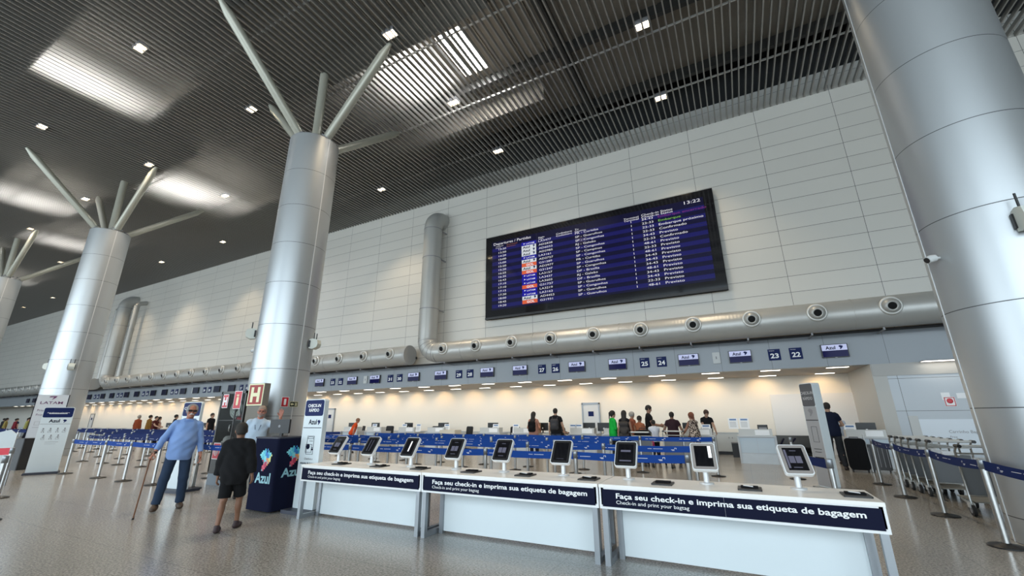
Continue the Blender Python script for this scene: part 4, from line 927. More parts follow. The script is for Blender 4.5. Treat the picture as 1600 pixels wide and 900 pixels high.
# ------------------------------------------------------------------ people: implicit bodies, meshed with surface nets
class Field:
    def __init__(s, lo, hi, h):
        s.h = h; s.lo = np.array(lo, float); s.n = np.ceil((np.array(hi)-s.lo)/h).astype(int)+1
        s.D = np.full(s.n, .25, np.float32)
        s.ax = [s.lo[i]+h*np.arange(s.n[i]) for i in range(3)]
    def _sl(s, lo, hi):
        a = np.clip(np.floor((np.array(lo)-s.lo)/s.h).astype(int), 0, s.n); b = np.clip(np.ceil((np.array(hi)-s.lo)/s.h).astype(int)+1, 0, s.n)
        return tuple(slice(i, j) for i, j in zip(a, b))
    def _xyz(s, sl):
        return (s.ax[0][sl[0]][:, None, None].astype(np.float32), s.ax[1][sl[1]][None, :, None].astype(np.float32), s.ax[2][sl[2]][None, None, :].astype(np.float32))
    def _merge(s, sl, d, k, op='u'):
        a = s.D[sl]
        if op == 'u':
            if k > 0: hh = np.maximum(k-np.abs(a-d), 0)/k; s.D[sl] = np.minimum(a, d)-hh*hh*k*.25
            else: s.D[sl] = np.minimum(a, d)
        else: s.D[sl] = np.maximum(a, -d)
    def cone(s, a, b, ra, rb, k=.02, flat=False, flat0=False, wob=0., op='u'):
        a = np.array(a, float); b = np.array(b, float); R = max(ra, rb)+max(k, .02)+.03
        sl = s._sl(np.minimum(a, b)-R, np.maximum(a, b)+R); x, y, z = s._xyz(sl)
        if 0 in s.D[sl].shape: return s
        ba = b-a; L2 = ba@ba+1e-12; L_ = math.sqrt(L2)
        px, py, pz = x-a[0], y-a[1], z-a[2]; dt = (px*ba[0]+py*ba[1]+pz*ba[2]); t = np.clip(dt/L2, 0, 1)
        d = np.sqrt((px-t*ba[0])**2+(py-t*ba[1])**2+(pz-t*ba[2])**2)-(ra+(rb-ra)*t)
        if wob: d = d+wob*(np.sin(dt/L_*38+2*np.sin(px*21))*.6+.5*np.sin((px+py)*45+pz*17))
        if flat: d = np.maximum(d, (dt-L2)/L_)
        if flat0: d = np.maximum(d, -dt/L_)
        s._merge(sl, d, k, op); return s
    def ell(s, c, r, k=.02, R=None, wob=0., op='u'):
        c = np.array(c, float); r = np.array(r, float); m = max(r)+k+.03; sl = s._sl(c-m, c+m); x, y, z = s._xyz(sl)
        if 0 in s.D[sl].shape: return s
        px, py, pz = x-c[0], y-c[1], z-c[2]
        if R is not None:
            R = np.array(R); q = [R[0, i]*px+R[1, i]*py+R[2, i]*pz for i in range(3)]
        else: q = [px, py, pz]
        k0 = np.sqrt((q[0]/r[0])**2+(q[1]/r[1])**2+(q[2]/r[2])**2)+1e-6; k1 = np.sqrt((q[0]/r[0]**2)**2+(q[1]/r[1]**2)**2+(q[2]/r[2]**2)**2)+1e-6
        d = k0*(k0-1)/k1
        if wob: d = d+wob*(np.sin(px*40+3*np.sin(pz*14))+.7*np.sin(pz*33+px*12+py*20))
        s._merge(sl, d, k, op); return s
    def cut(s, p, n):
        """keep the side against n"""
        x, y, z = s._xyz((slice(None),)*3); n = np.array(n, float); n /= np.linalg.norm(n)
        s.D = np.maximum(s.D, ((x-p[0])*n[0]+(y-p[1])*n[1]+(z-p[2])*n[2]).astype(np.float32)); return s
    def mesh(s, name, m_):
        D = s.D; inside = D < 0
        c = [inside[i:D.shape[0]-1+i, j:D.shape[1]-1+j, k:D.shape[2]-1+k] for i in (0, 1) for j in (0, 1) for k in (0, 1)]
        sm = sum(q.astype(np.int8) for q in c); act = (sm > 0) & (sm < 8); idx = np.argwhere(act)
        vid = -np.ones(act.shape, np.int64); vid[act] = np.arange(len(idx))
        off = np.array([(i, j, k) for i in (0, 1) for j in (0, 1) for k in (0, 1)])
        vals = np.stack([D[idx[:, 0]+o[0], idx[:, 1]+o[1], idx[:, 2]+o[2]] for o in off], 1)
        P = np.zeros((len(idx), 3)); N = np.zeros(len(idx))
        for a in range(8):
            for ax in range(3):
                if off[a][ax] == 0:
                    b = a+(4, 2, 1)[ax]; va, vb = vals[:, a], vals[:, b]; mm = (va < 0) != (vb < 0)
                    t = np.where(mm, va/np.where(mm, va-vb, 1), 0); q = np.tile(off[a].astype(float), (len(idx), 1)); q[:, ax] += t
                    P += q*mm[:, None]; N += mm
        P = (P/N[:, None]+idx)*s.h+s.lo
        F = []
        for ax in range(3):
            u, v = (ax+1) % 3, (ax+2) % 3
            sa = [slice(None)]*3; sb = [slice(None)]*3; sa[ax] = slice(0, -1); sb[ax] = slice(1, None)
            A = inside[tuple(sa)]; B = inside[tuple(sb)]; e_ = np.argwhere(A != B)
            e_ = e_[(e_[:, u] > 0) & (e_[:, v] > 0) & (e_[:, u] < act.shape[u]) & (e_[:, v] < act.shape[v])]
            if not len(e_): continue
            flip = A[e_[:, 0], e_[:, 1], e_[:, 2]]; eu = np.zeros(3, int); eu[u] = 1; ev = np.zeros(3, int); ev[v] = 1
            g = lambda q: vid[q[:, 0], q[:, 1], q[:, 2]]
            q = np.stack([g(e_-eu-ev), g(e_-ev), g(e_), g(e_-eu)], 1); q[~flip] = q[~flip][:, ::-1]; F.append(q)
        F = np.concatenate(F); F = F[(F >= 0).all(1)]
        me = bpy.data.meshes.new(name); me.vertices.add(len(P)); me.vertices.foreach_set('co', P.astype(np.float32).ravel())
        me.loops.add(F.size); me.loops.foreach_set('vertex_index', F.astype(np.int32).ravel())
        me.polygons.add(len(F)); me.polygons.foreach_set('loop_start', np.arange(0, F.size, 4, dtype=np.int32)); me.polygons.foreach_set('loop_total', np.full(len(F), 4, np.int32))
        me.polygons.foreach_set('use_smooth', np.ones(len(F), bool)); me.materials.append(m_); me.update(calc_edges=True); me.validate()
        return me
    def build(s, name, m_, parent):
        o = bpy.data.objects.new(name, s.mesh(name, m_)); COL.objects.link(o); o.parent = parent; return o

def rotz(v, a): c, s = math.cos(a), math.sin(a); return np.array([c*v[0]-s*v[1], s*v[0]+c*v[1], v[2]])
def ik(a, b, l1, l2, pole):
    a = np.array(a, float); b = np.array(b, float); d = b-a; L_ = np.linalg.norm(d)
    if L_ > (l1+l2)*.995: b = a+d/L_*(l1+l2)*.995; d = b-a; L_ = np.linalg.norm(d)
    u = d/L_; x = (l1*l1-l2*l2+L_*L_)/(2*L_); h = math.sqrt(max(l1*l1-x*x, 0)); p = np.array(pole, float); p = p-u*(p@u); p /= np.linalg.norm(p)+1e-9
    return a+u*x+p*h, b
SK = {}
def skin(c): return mat('skin_%d' % int(c[0]*1000), c, .5, spec=.35)
def person(label, loc, face, H=1.74, skin_c=(.45, .26, .18), hair='short', hair_c=(.015, .012, .01), top=None, top_c=(.02, .02, .02), sleeve=.5, puff=0., hs=1., bottom_c=(.02, .02, .03), shorts=False,
           shoe_c=(.03, .02, .018), lean=0., side=0., hands=None, feet=None, belly=0., head_yaw=0., head_pitch=0., fem=False, seated=False, h=.012, hem=.86, extras=(), palm=None, curl=.55, hipz=None, glove=None, neckline=1.47, apron=None, hair_long=.0):
    root = thing('person', label, 'person', (*loc, 0), face)
    k = H/1.74; S = lambda p: np.array(p, float)*k
    hz = (.92 if not seated else .50) if hipz is None else hipz
    hip = S((side*.3, 0, hz))
    def up(p):   # upper body point given upright coordinates (z measured for hip at .92)
        q = np.array(p, float)-np.array([0, 0, .92]); c, s_ = math.cos(-lean), math.sin(-lean); q = np.array([q[0], c*q[1]-s_*q[2], s_*q[1]+c*q[2]])
        c, s_ = math.cos(side), math.sin(side); q = np.array([c*q[0]+s_*q[2], q[1], -s_*q[0]+c*q[2]])
        return hip+q*k
    c, s_ = math.cos(-lean), math.sin(-lean); Rl = np.array([[1, 0, 0], [0, c, -s_], [0, s_, c]])
    c, s_ = math.cos(side), math.sin(side); Rs = np.array([[c, 0, s_], [0, 1, 0], [-s_, 0, c]]); RT = Rs@Rl
    sw = .165 if fem else .185; hw = .095
    sh = [up((-sw+.008, 0, 1.405)), up((sw-.008, 0, 1.405))]
    hipj = [hip+S((-hw, 0, 0)), hip+S((hw, 0, 0))]
    if feet is None: feet = [(-.12, .0, 0), (.12, .0, 0)]
    feet = [S(f[:3])+np.array([0, 0, 0.]) for f in feet]; fdir = [0.15, -0.15] if seated is False else [0, 0]
    knees = []; ank = []
    for i in (0, 1):
        kk, aa = ik(hipj[i], feet[i]+S((0, 0, .085)), .425*k, .425*k, (0.05*(i*2-1), 1, 0.1)); knees.append(kk); ank.append(aa)
    if hands is None: hands = [(-.26, .03, .80), (.26, .03, .80)]
    elb = []; wri = []; hdir = []
    for i in (0, 1):
        T = S(hands[i][:3]); pole = hands[i][3] if len(hands[i]) > 3 else ((i*2-1)*.5, -1, -.3)
        ee, ww = ik(sh[i], T, .285*k, .255*k, pole); elb.append(ee); wri.append(ww); d = ww-ee; hdir.append(d/np.linalg.norm(d))
    # ---------- body
    pts = np.array([up((0, 0, 1.78)), *knees, *ank, *feet, *elb, *wri, *[w+d*.22 for w, d in zip(wri, hdir)], hip, up((0, .3, 1.5)), up((0, -.2, 1.5))])
    lo = pts.min(0)-.17; hi = pts.max(0)+.17; lo[2] = -.02
    for f in feet: lo[1] = min(lo[1], f[1]-.15); hi[1] = max(hi[1], f[1]+.28)
    F = Field(lo, hi, h)
    def torso(F, g=0., wob=0., bot=True):
        r = lambda a, b, c_: (a*k+g, b*k+g, c_*k+g)
        F.ell(up((0, -.01, .96)), r(.165 if not fem else .17, .11, .13), .04*k, RT, wob)
        F.ell(up((0, .015+belly*.4, 1.12)), r((.135 if fem else .15)+belly*.5, .10+belly, .15), .06*k, RT, wob)
        F.ell(up((0, 0.005+belly*.15, 1.30)), r(.15 if fem else .17, .11+belly*.2, .17), .06*k, RT, wob)
        if fem: F.ell(up((0, .075, 1.28)), r(.12, .05, .065), .05*k, RT)
        F.cone(up((-sw+.04, -.01, 1.405)), up((sw-.04, -.01, 1.405)), .058*k+g, .058*k+g, .05*k)
        F.cone(up((-.05, -.01, 1.45)), up((.05, -.01, 1.45)), .05*k+g, .05*k+g, .04*k)
    torso(F, -.010)
    nk = up((0, -.005, 1.44)); hc = up((0, .02, 1.63)); 
    F.cone(nk, up((0, .015, 1.56)), .056*k, .052*k, .03*k)
    Rh = RT@np.array([[math.cos(head_yaw), -math.sin(head_yaw), 0], [math.sin(head_yaw), math.cos(head_yaw), 0], [0, 0, 1]])@np.array([[1, 0, 0], [0, math.cos(head_pitch), -math.sin(head_pitch)], [0, math.sin(head_pitch), math.cos(head_pitch)]])
    kk_ = k; k = k*hs; hc = hc+np.array([0, 0, .09*(k-kk_)/1.])
    hd = lambda x, y, z, q=k: hc+Rh@(np.array([x, y, z])*q)
    F.ell(hd(0, -.008, .035), (.074*k, .093*k, .085*k), .02, Rh); F.ell(hd(0, .012, -.03), (.058*k, .075*k, .085*k), .03, Rh)
    F.ell(hd(0, .055, -.085), (.034*k, .03*k, .026*k), .03, Rh)
    F.cone(hd(0, .08, .01), hd(0, .104, -.022), .010*k, .0155*k, .012); 
    F.ell(hd(0, .083, .035), (.055*k, .014*k, .010*k), .015, Rh)
    F.ell(hd(0, .085, -.052), (.026*k, .012*k, .010*k), .01, Rh)
    for s in (-1, 1):
        F.ell(hd(s*.076, -.005, -.002), (.010*k, .019*k, .031*k), .008, Rh)
        F.ell(hd(s*.042, .07, -.025), (.022*k, .02*k, .02*k), .02, Rh)
        F.ell(hd(s*.030, .098, .012), (.016*k, .012*k, .010*k), .0, Rh, op='s')
    k = kk_
    for i in (0, 1):
        F.cone(sh[i], elb[i], .050*k, .040*k, .04*k); F.cone(elb[i], wri[i], .041*k, .026*k, .02*k); F.ell(elb[i]*.6+wri[i]*.4, (.036*k,)*3, .03)
        if not seated or True:
            F.cone(hipj[i], knees[i], .082*k, .054*k, .05*k); F.cone(knees[i], ank[i], .052*k, .036*k, .03*k)
            cb = knees[i]*.68+ank[i]*.32; F.ell(cb+np.array([0, -.022*k, 0]), (.046*k, .05*k, .11*k), .03)
        F.cone(ank[i]-S((0, .0, .03)), ank[i]+rotz(S((0, .13, -.055)), fdir[i]), .036*k, .026*k, .02)
        # hand
        d = hdir[i]; pn = None
        if palm and palm[i] is not None: pn = np.array(palm[i], float)
        else: pn = np.array([-(i*2-1), .2, .0])
        if glove and glove[i] is not None: d = np.array(glove[i], float); d /= np.linalg.norm(d)
        pn = pn-d*(pn@d); pn /= np.linalg.norm(pn); w_ = np.cross(d, pn)
        # thumb side is forward / upward
        ref = np.array([0, 1, .6]) if not (palm and palm[i] is not None and len(palm) > 2) else np.array(palm[2], float)
        if w_@ref < 0: w_ = -w_
        W0 = wri[i]; cu = curl if not isinstance(curl, (tuple, list)) else curl[i]
        offs = (.031, .010, -.011, -.031); Ls = (.072, .080, .074, .058)
        for o_ in offs: F.cone(W0+d*.012*k+w_*o_*.55*k, W0+d*.088*k+w_*o_*k, .014*k, .0125*k, .012)
        for o_, L_ in zip(offs, Ls):
            b0 = W0+d*.088*k+w_*o_*k; sp = d+w_*o_*2.2; sp /= np.linalg.norm(sp)
            d1 = sp*math.cos(cu*.7)+pn*math.sin(cu*.7); b1 = b0+d1*L_*.5*k; d2 = sp*math.cos(cu*1.8)+pn*math.sin(cu*1.8); b2 = b1+d2*L_*.5*k
            F.cone(b0, b1, .0105*k, .0095*k, .004); F.cone(b1, b2, .0095*k, .0078*k, .003)
        t0 = W0+d*.03*k+w_*.022*k; td = d*.62+w_*.7+pn*.35*(1+cu); td /= np.linalg.norm(td); t1 = t0+td*.042*k; td2 = d*.8+w_*.35+pn*.4*(1+cu); td2 /= np.linalg.norm(td2)
        F.cone(t0, t1, .0145*k, .0115*k, .010); F.cone(t1, t1+td2*.034*k, .0115*k, .009*k, .004)
    sk = skin(skin_c); F.build('body', sk, root)
    g = .010
    # ---------- trousers
    ff = Field(lo, hi, h*1.15 if h < .01 else h)
    ff.ell(up((0, -.01, .955)), ((.168)*k+g, (.115+belly*.3)*k+g, .12*k), .04, RT)
    for i in (0, 1):
        if shorts:
            e_ = hipj[i]+(knees[i]-hipj[i])*.93; ff.cone(hipj[i], e_, .09*k+g, .088*k+g, .04, flat=True, wob=.002)
        else:
            ff.cone(hipj[i], knees[i], .086*k+g, .066*k+g, .04, wob=.002); e_ = ank[i]+(knees[i]-ank[i])*.02; ff.cone(knees[i], e_, .066*k+g, .056*k+g, .02, flat=True, wob=.004)
    if not seated: ff.cut(up((0, 0, 1.03)), RT@np.array([0, 0, 1.]))
    ff.build('shorts' if shorts else 'trousers', mat('cloth_%d_%d_%d' % tuple(int(c*999) for c in bottom_c), bottom_c, .9, bump=.25, bscale=90, spec=.15), root)
    # ---------- top
    ft = Field(lo, hi, h)
    g_t = g+puff; torso(ft, g_t+.004, wob=.004+puff*.1); 
    if hem < .9: ft.ell(up((0, -.0+belly*.35, 1.0)), (.192*k+g_t, (.125+belly*.5)*k+g_t, .40*k), .05, RT, wob=.004)
    ft.cut(up((0, 0, hem)), RT@np.array([0, 0, -1.]))
    x, y, z = ft._xyz((slice(None),)*3)
    for i in (0, 1):
        if sleeve > 0:
            if sleeve <= 1: ft.cone(sh[i], sh[i]+(elb[i]-sh[i])*sleeve, .050*k+g_t, .052*k+g_t, .03, flat=True, wob=.002)
            else: ft.cone(sh[i], elb[i], .050*k+g_t, .043*k+g_t, .03, wob=.004); ft.cone(elb[i], elb[i]+(wri[i]-elb[i])*(sleeve-1), .043*k+g_t, .034*k+g_t, .02, flat=True, wob=.004)
    ft.cone(nk-np.array([0, 0, .01]), nk+S((0, .01, .12)), .06*k, .06*k, .0, op='s') if False else None
    ft.cut(up((0, 0, neckline+.035)), RT@np.array([0, .35, 1.]))
    tn = top or 'shirt'
    tob = ft.build(tn, mat('cloth_%d_%d_%d' % tuple(int(c*999) for c in top_c), top_c, .9, bump=.25, bscale=90, spec=.15), root)
    # ---------- shoes
    for i in (0, 1):
        fo = Field(ank[i]-np.array([.2, .2, .1])*k-.02, ank[i]+np.array([.2, .32, .08])*k, max(h*.8, .007))
        b0 = np.array([ank[i][0], ank[i][1], ank[i][2]-.043*k]); t_ = rotz(S((0, .15, -.006)), fdir[i]); 
        fo.cone(b0-rotz(S((0, .03, 0)), fdir[i]), b0+t_*.6, .046*k, .05*k, .02); fo.cone(b0+t_*.6, b0+t_, .047*k, .036*k, .02); fo.cone(b0, ank[i]+S((0, -.005, .015)), .044*k, .045*k, .02)
        fo.cut((0, 0, ank[i][2]-.083*k), (0, 0, -1)); fo.cut(ank[i]+S((0, 0, .03)), (0, .2, 1))
        fo.build('shoe', mat('shoe_%d_%d' % (int(shoe_c[0]*999), int(shoe_c[2]*999)), shoe_c, .6), root)
    # ---------- hair
    k = k*hs
    if hair != 'bald':
        hh = max(h*.6, .006); fh = Field(hd(0, 0, 0)-np.array([.2, .2, .5])*k, hd(0, 0, 0)+np.array([.2, .2, .2])*k, hh)
        gg = .013 if hair in ('short', 'buzz') else .02
        if hair == 'buzz': gg = .008
        fh.ell(hd(0, -.012, .038), (.074*k+gg, .093*k+gg, .085*k+gg), .0, Rh, wob=.001)
        fh.cone(hd(0, -.04, -.02), hd(0, -.035, -.06), .068*k, .05*k, .02)
        fh.ell(hd(0, .09, -.015), (.082*k, .062*k, .075*k), 0, Rh, op='s')     # face opening
        fh.ell(hd(0, .03, -.085), (.09*k, .08*k, .075*k), 0, Rh, op='s')
        if hair in ('short', 'buzz', 'grey'):
            fh.cut(hd(0, 0, -.055), -(Rh@np.array([0, 0, 1.])))
        if hair == 'long':
            L2 = hair_long or .34
            fh.cone(hd(-.02, -.06, .0), up((-.03, -.11, 1.63-L2)), .072*k, .05*k, .03, wob=.003); fh.cone(hd(.02, -.06, .0), up((.03, -.11, 1.63-L2)), .072*k, .05*k, .03, wob=.003)
        if hair == 'tail': fh.ell(hd(0, -.11, .05), (.035*k,)*3, .01); fh.cone(hd(0, -.12, .03), hd(0, -.14, -.16), .03*k, .015*k, .02)
        if hair == 'receding': fh.cut(hd(0, .045, .075), Rh@np.array([0, .8, .35])); 
        fh.build('hair', mat('hair_%d_%d' % (int(hair_c[0]*999), int(hair_c[2]*999)), hair_c, .75, bump=.5, bscale=150), root)
    # ---------- eyes and mouth
    e_ = MB()
    for s in (-1, 1):
        c_ = hd(s*.030, .086, .012); e_.lathe([(0, -.011*k), (.008*k, -.007*k), (.011*k, 0), (.008*k, .007*k), (0, .011*k)], 12, Matrix.Translation(Vector(c_)))
    e_.build('eyes', mat('eye_dark', (.03, .02, .015), .2), root)
    k = kk_
    return dict(root=root, hd=hd, up=up, wri=wri, elb=elb, sh=sh, hdir=hdir, Rh=Rh, k=k, hip=hip, knees=knees, ank=ank, RT=RT)
def to_world(P, q):
    r = P['root']; a = r.rotation_euler[2]; c, s = math.cos(a), math.sin(a); return Vector((r.location.x+c*q[0]-s*q[1], r.location.y+s*q[0]+c*q[1], q[2]))
def small(P, name, prims, m_, h=.005, pad=.12, cuts=()):
    pts = np.array([q for p in prims for q in (p[1:3] if p[0] == 'c' else [p[1]])]); F = Field(pts.min(0)-pad, pts.max(0)+pad, h)
    for p in prims:
        if p[0] == 'c': F.cone(p[1], p[2], p[3], p[4], p[5] if len(p) > 5 else .01)
        else: F.ell(p[1], p[2], .008, P['Rh'] if len(p) < 4 else None)
    for c in cuts: F.cut(*c)
    return F.build(name, m_, P['root'])
def towards_cam(loc): return math.atan2(loc[0], -loc[1]) if False else math.atan2(-(0-loc[0]), (0-loc[1]))

# --- elderly man with the cane
A = (-9.45, 4.56)
fa = math.atan2(A[0]-1.0, -A[1])     # local +Y turned towards the viewer
P = person('elderly man in a light blue shirt and jeans walking with a wooden cane', A, fa-.05, H=1.80, skin_c=(.40, .17, .11), hair='receding', hair_c=(.30, .29, .28), top='shirt', top_c=(.22, .34, .62), sleeve=1.80,
           bottom_c=(.03, .048, .085), shoe_c=(.07, .045, .03), belly=.075, side=-.07, hands=[(-.34, .10, .80, (-.2, -1, 0)), (.34, .12, .92, (.8, -.6, 0))], feet=[(-.16, -.02, 0), (.17, .20, 0)],
           head_yaw=.12, h=.007, hem=.80, curl=(.5, 1.25), glove=(None, (.45, .3, -.75)), palm=[None, (-.6, -.2, -.5), (0, 1, 0)])
hd = P['hd']; k = P['k']
g_ = MB()
for s in (-1, 1): g_.rbox(.058*k, .036*k, .012*k, -.003, .003, 'y', Matrix.Translation(Vector(hd(s*.034, .108, .012))) @ Matrix(P['Rh'].tolist()).to_4x4())
for s in (-1, 1): g_.tube([hd(s*.062, .10, .02), hd(s*.08, .04, .015), hd(s*.082, -.01, .012)], .003, 6)
g_.tube([hd(-.01, .11, .016), hd(.01, .11, .016)], .003, 6)
g_.build('sunglasses', mat('dark_lens', (.02, .012, .01), .1), P['root'])
small(P, 'moustache', [('c', hd(-.032, .088, -.05), hd(0, .103, -.040), .008, .011), ('c', hd(.032, .088, -.05), hd(0, .103, -.040), .008, .011)], mat('white_hair', (.62, .60, .57), .9))
sc_ = MB(); 
for s in (-1, 1): sc_.prism([(0, 0), (s*.075, -.015), (s*.055, -.075), (s*.01, -.05)][::s], -.004, .004, 'y', Matrix.Translation(Vector(P['up']((0, .095, 1.485)))) @ Matrix.Rotation(-.5, 4, 'X'))
sc_.lathe([(.082, -.03), (.070, .012), (.066, .012), (.076, -.03)], 24, Matrix.Translation(Vector(P['up']((0, .005, 1.49)))))
sc_.build('collar', MATS['cloth_%d_%d_%d' % (int(.22*999), int(.34*999), int(.62*999))], P['root'])
bt_ = MB()
for i in range(6): c_ = P['up']((.0, .128+.075*(1-abs(i-3.2)/3.2)*.9, 1.38-.085*i)); bt_.lathe([(0, 0), (.007, 0), (.007, .004), (0, .004)], 10, Matrix.Translation(Vector(c_)) @ Matrix.Rotation(-PI/2, 4, 'X'))
bt_.build('shirt_button', WTXT, P['root'])
wr = P['wri'][1]; dd = P['hdir'][1]; MB().tube([wr-dd*.02, wr+dd*.005], .034, 16).build('wristwatch', BLK, P['root'])
# cane
hw_ = to_world(P, P['wri'][1]+np.array([.45, .3, -.75])/.923*.085)
cn = thing('walking_cane', 'slim brown wooden walking cane held by the elderly man', 'cane', (0, 0, 0))
tip = Vector((-9.22*.94+.0, 3.99*.94, 0)); tip = Vector((-8.95, 3.86, .0)); ax_ = (Vector(hw_)-tip).normalized()
topc = Vector(hw_)+ax_*.06
MB().tube([tip+Vector((0, 0, .02)), topc], .0115, 12).build('shaft', mat('cane_wood', (.16, .075, .04), .45), cn)
MB().tube([topc, topc+Vector((.02, .0, .03)), topc+Vector((.06, 0, .035)), topc+Vector((.1, 0, .01))], .013, 10).build('crook', MATS['cane_wood'], cn)
MB().tube([tip, tip+ax_*.04], .016, 10).build('rubber_tip', RUB, cn)

# --- boy in black seen from behind
B = (-6.86, 4.13)
fb = math.atan2(-(-1.0), .9) ; fb = .75
P = person('boy in a black jacket and black shorts walking away, seen from behind', B, fb, H=1.44, skin_c=(.23, .115, .07), hair='buzz', hair_c=(.022, .018, .014), top='jacket', top_c=(.012, .012, .013), sleeve=1.85, bottom_c=(.010, .010, .011), shorts=True,
           puff=.026, hs=1.22, side=-.03, shoe_c=(.035, .018, .02), feet=[(-.10, -.16, 0), (.10, .16, 0)], hands=[(-.30, .06, .80), (.30, -.03, .80)], h=.007, hem=.74, head_yaw=.35, lean=.03)
# --- man waving behind the podium
Wm = (-9.33, 5.87)
fw_ = math.atan2(Wm[0], -Wm[1])
P = person('bearded man in a pale shirt waving from behind the dark podium', Wm, fw_-.1, H=1.80, skin_c=(.48, .20, .14), hair='buzz', hair_c=(.30, .22, .17), top='shirt', top_c=(.46, .56, .66), sleeve=.9, bottom_c=(.03, .035, .05),
           hands=[(-.46, .28, 1.52, (-.6, -.2, -1)), (.25, .12, .85)], side=-.08, h=.007, hem=.84, curl=(.08, .6), glove=((-.05, .12, 1), None), palm=[(.1, 1, 0), None, (1, 0, .2)], belly=.03)
hd = P['hd']
small(P, 'beard', [('c', hd(-.045, .055, -.06), hd(0, .09, -.09), .020, .024, .02), ('c', hd(.045, .055, -.06), hd(0, .09, -.09), .020, .024, .02), ('c', hd(-.03, .092, -.04), hd(.03, .092, -.04), .008, .008)], mat('grey_beard', (.30, .25, .22), .95, bump=.5, bscale=200))
g_ = MB()
for s in (-1, 1):
    ring = [hd(s*.032+.024*math.cos(a), .108, .012+.016*math.sin(a)) for a in [2*PI*i/16 for i in range(17)]]; g_.tube(ring, .0025, 6); g_.tube([hd(s*.055, .106, .018), hd(s*.08, .0, .015)], .0025, 6)
g_.build('glasses', BLK, P['root'])
l_ = MB()
for s in (-1, 1): l_.tube([P['up']((s*.06, .03, 1.49)), P['up']((s*.05, .13, 1.36)), P['up']((.0, .15, 1.13))], .007, 6)
l_.build('lanyard', mat('lanyard_navy', (.02, .03, .08), .7), P['root'])
bd_ = P['up']((0, .165, 1.06)); MB().cbox(bd_, (.07, .006, .1)).build('badge', PAPER, P['root'])

# --- people at the desks
PAT = mat('patterned_cloth', (.03, .02, .02), .9, spec=.15); _n = PAT.node_tree; _v = _n.nodes.new('ShaderNodeTexNoise'); _v.inputs['Scale'].default_value = 14; _v.inputs['Distortion'].default_value = 2.5
_c = _n.nodes.new('ShaderNodeValToRGB'); _c.color_ramp.interpolation = 'CONSTANT'; _c.color_ramp.elements[0].color = (.015, .01, .01, 1); _c.color_ramp.elements[1].position = .52; _c.color_ramp.elements[1].color = (.55, .45, .38, 1)
_t = _n.nodes.new('ShaderNodeTexCoord'); _n.links.new(_t.outputs['Object'], _v.inputs['Vector']); _n.links.new(_v.outputs['Fac'], _c.inputs[0]); _n.links.new(_c.outputs[0], _n.nodes['Principled BSDF'].inputs['Base Color'])
def backpack(P, label, m_, w=.28, hgt=.42, zc=1.2):
    r = P['root']; t = thing('backpack', label, 'backpack', tuple(to_world(P, P['up']((0, -.20, zc)))), r.rotation_euler[2])
    F = Field((-.25, -.16, -.3), (.25, .16, .3), .012)
    for z in (-hgt/2+.08, 0, hgt/2-.1): F.cone((-w/2+.07, 0, z), (w/2-.07, 0, z), .085, .085, .06)
    F.ell((0, -.07, -.08), (w*.35, .05, .09), .03)
    F.build('bag', m_, t)
    s_ = MB()
    for s in (-1, 1): s_.tube([(s*.09, .07, .17), (s*.1, .13, .26), (s*.1, .27, .22), (s*.11, .30, .05), (s*.12, .12, -.15)], .014, 6)
    s_.build('strap', m_, t); return t
DK = (.012, .012, .014); BR = (.20, .105, .065); TN = (.42, .25, .17)
away = 0.
HF = .0125
P = person('woman with long dark hair and a black backpack at the desks, seen from behind', (-7.38, 15.9), .05, H=1.70, skin_c=(.40, .22, .15), hair='long', fem=True, top_c=(.38, .20, .15), sleeve=.4, bottom_c=(.02, .02, .03), hands=[(-.2, .25, 1.05), (.22, .2, 1.02)], h=HF)
backpack(P, 'black backpack on the back of the woman with long dark hair', BLKM)
P = person('man in a black T-shirt standing at the desks with a backpack on one shoulder', (-6.42, 15.85), .15, H=1.82, skin_c=TN, top_c=DK, bottom_c=(.05, .065, .10), hands=[(-.27, .1, .85), (.3, .1, .9)], h=HF)
backpack(P, 'dark backpack on the man in the black T-shirt', mat('pack_grey', (.03, .03, .035), .8), w=.3)
P = person('seated clerk with long black hair reaching across the desk between two travellers', (-6.85, 17.6), PI, H=1.65, skin_c=TN, hair='long', fem=True, seated=True, top_c=DK, sleeve=1.8, lean=.35, hands=[(-.35, .5, .95), (.3, .4, .93)], feet=[(-.12, .4, 0), (.12, .4, 0)], h=HF)
chair(-6.85, 17.62, PI, 'black office chair under the clerk with long black hair')
P = person('woman in a green blouse with dark tied hair, standing in profile', (-4.16, 15.7), -.95, H=1.70, skin_c=TN, hair='tail', fem=True, top='blouse', top_c=(.01, .36, .05), sleeve=1.6, bottom_c=DK, hands=[(-.12, .22, 1.08), (.15, .24, 1.1)], h=HF, hem=.8)
P = person('woman with very long black hair and a dark backpack, beside the green blouse', (-3.68, 15.45), .1, H=1.70, skin_c=(.36, .2, .14), hair='long', hair_long=.4, fem=True, top_c=DK, sleeve=0, bottom_c=(.02, .02, .02), h=HF)
backpack(P, 'large dark grey backpack on the woman with very long black hair', mat('pack_brown', (.035, .03, .028), .8), w=.32, hgt=.55, zc=1.12)
P = person('grey-haired woman partly hidden behind the long black hair', (-3.62, 16.35), -.8, H=1.66, skin_c=TN, hair='grey', hair_c=(.35, .33, .30), fem=True, top_c=(.25, .08, .05), h=HF, head_pitch=-.2)
P = person('dark-haired person bending forward in an orange brown top, by the desk', (-3.2, 15.6), -.5, H=1.52, skin_c=BR, top_c=(.28, .10, .05), h=HF, head_pitch=-.3, bottom_c=DK, hands=[(-.1, .25, .95), (.15, .25, .95)])
P = person('child in a white T-shirt leaning on the desk', (-2.75, 15.7), .4, H=1.38, skin_c=BR, top_c=(.62, .64, .70), h=HF, bottom_c=DK, hands=[(-.1, .25, .85), (.15, .25, .9)])
